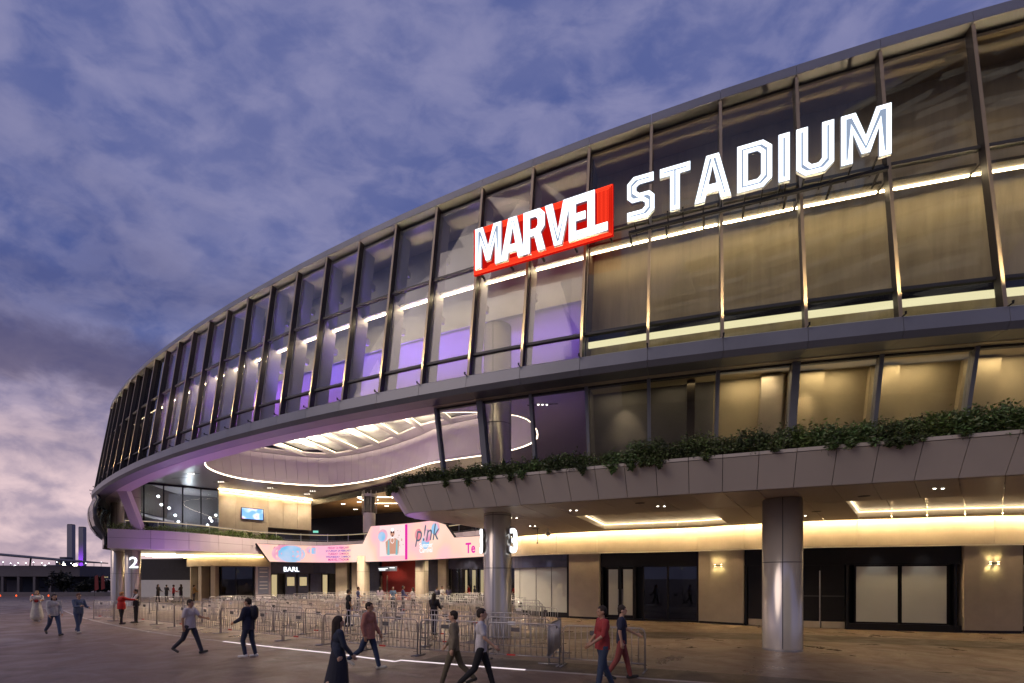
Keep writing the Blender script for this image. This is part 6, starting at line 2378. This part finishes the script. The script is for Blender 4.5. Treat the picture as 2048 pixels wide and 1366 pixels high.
for px, Y, w, t in ((97, 72, 3.2, 1150), (116, 80, 4.2, 1140), (127, 66, 2.6, 1146), (141, 76, 3.6, 1142), (163, 80, 4.4, 1146), (178, 70, 3.0, 1158), (196, 74, 3.4, 1160), (212, 78, 3.2, 1163)):
    tree(px, Y, w, t, 'dark leafy tree beyond the road before the bridge', 'dark trees before the bridge')
pbr('banner_red', (0.16, 0.008, 0.012), 0.7, var=0.1)
# red feather banners and a low stall
for px, Y, lab in ((189, 62, 'dark red feather banner beyond the barriers'), (202, 66, 'second dark red banner nearer the gate columns')):
    x = (px - 1024) * Y / 967
    o = empty('banner', (x, Y, 0)); tag(o, lab, 'banner')
    MB().tube([(0, 0, 0), (0, 0, 2.6), (0.2, 0, 2.9)], 0.02, 6).build('pole', 'black_frame', o)
    MB().hexa([(0.03, -0.01, 0.7), (0.55, -0.01, 0.9), (0.55, 0.01, 0.9), (0.03, 0.01, 0.7), (0.03, -0.01, 2.55), (0.45, -0.01, 2.75), (0.45, 0.01, 2.75), (0.03, 0.01, 2.55)]).build('flag', 'banner_red', o)
# security camera under the canopy soffit
x, y = 1.9, 25.6
o = empty('security_camera', (x, y, ZS)); tag(o, 'small white camera hung from the canopy soffit by the wall', 'camera')
MB().tube([(0, 0, 0.0), (0, 0, -0.22)], 0.03, 8).build('stem', 'galv', o)
MB().lathe(0, 0, [(0.05, -0.40), (0.14, -0.33), (0.16, -0.25), (0.06, -0.20)], 14).build('dome', 'tag_white', o)
o = empty('hanging_sensor', (x - 0.55, y + 0.1, ZS)); tag(o, 'thin dark rod hanging from the soffit beside the white camera', 'sensor')
MB().tube([(0, 0, 0), (0, 0, -0.75)], 0.018, 6).build('rod', 'black_frame', o)
MB().box(-0.28, -0.02, -0.02, 0.12, 0.02, 0.0).build('bracket', 'black_frame', o)
MB().lathe(0, 0, [(0.05, -0.80), (0.05, -0.74)], 8).build('foot', 'black_frame', o)

# the tower across the plaza, seen only as a reflection in the glass
tw = empty('apartment_tower', (2, -52, 0))
tag(tw, 'tall apartment tower with wavy lit balcony edges facing the stadium', 'building')
MB().box(-30, -14, 0, 34, -3.0, 66).build('core_wall', 'far_dark', tw)
for k in range(19):
    z = 4 + 3.3 * k
    ph = k * 0.9
    top_, lit = MB(), MB()
    nseg = 40
    for j in range(nseg):
        xa, xb_ = -30 + 64 * j / nseg, -30 + 64 * (j + 1) / nseg
        ya, yb_ = 1.5 * math.sin(xa / 6.5 + ph * 0.35), 1.5 * math.sin(xb_ / 6.5 + ph * 0.35)
        top_.hexa([(xa, -3, z), (xb_, -3, z), (xb_, yb_, z), (xa, ya, z), (xa, -3, z + 0.3), (xb_, -3, z + 0.3), (xb_, yb_, z + 0.3), (xa, ya, z + 0.3)])
        lit.hexa([(xa, ya + 0.01, z + 0.02), (xb_, yb_ + 0.01, z + 0.02), (xb_, yb_ + 0.06, z + 0.02), (xa, ya + 0.06, z + 0.02),
                  (xa, ya + 0.01, z + 0.75), (xb_, yb_ + 0.01, z + 0.75), (xb_, yb_ + 0.06, z + 0.75), (xa, ya + 0.06, z + 0.75)])
    sl_ = top_.build('balcony_slab', 'white_board', tw)
    lit.build('lit_edge', 'tower_edge', sl_)
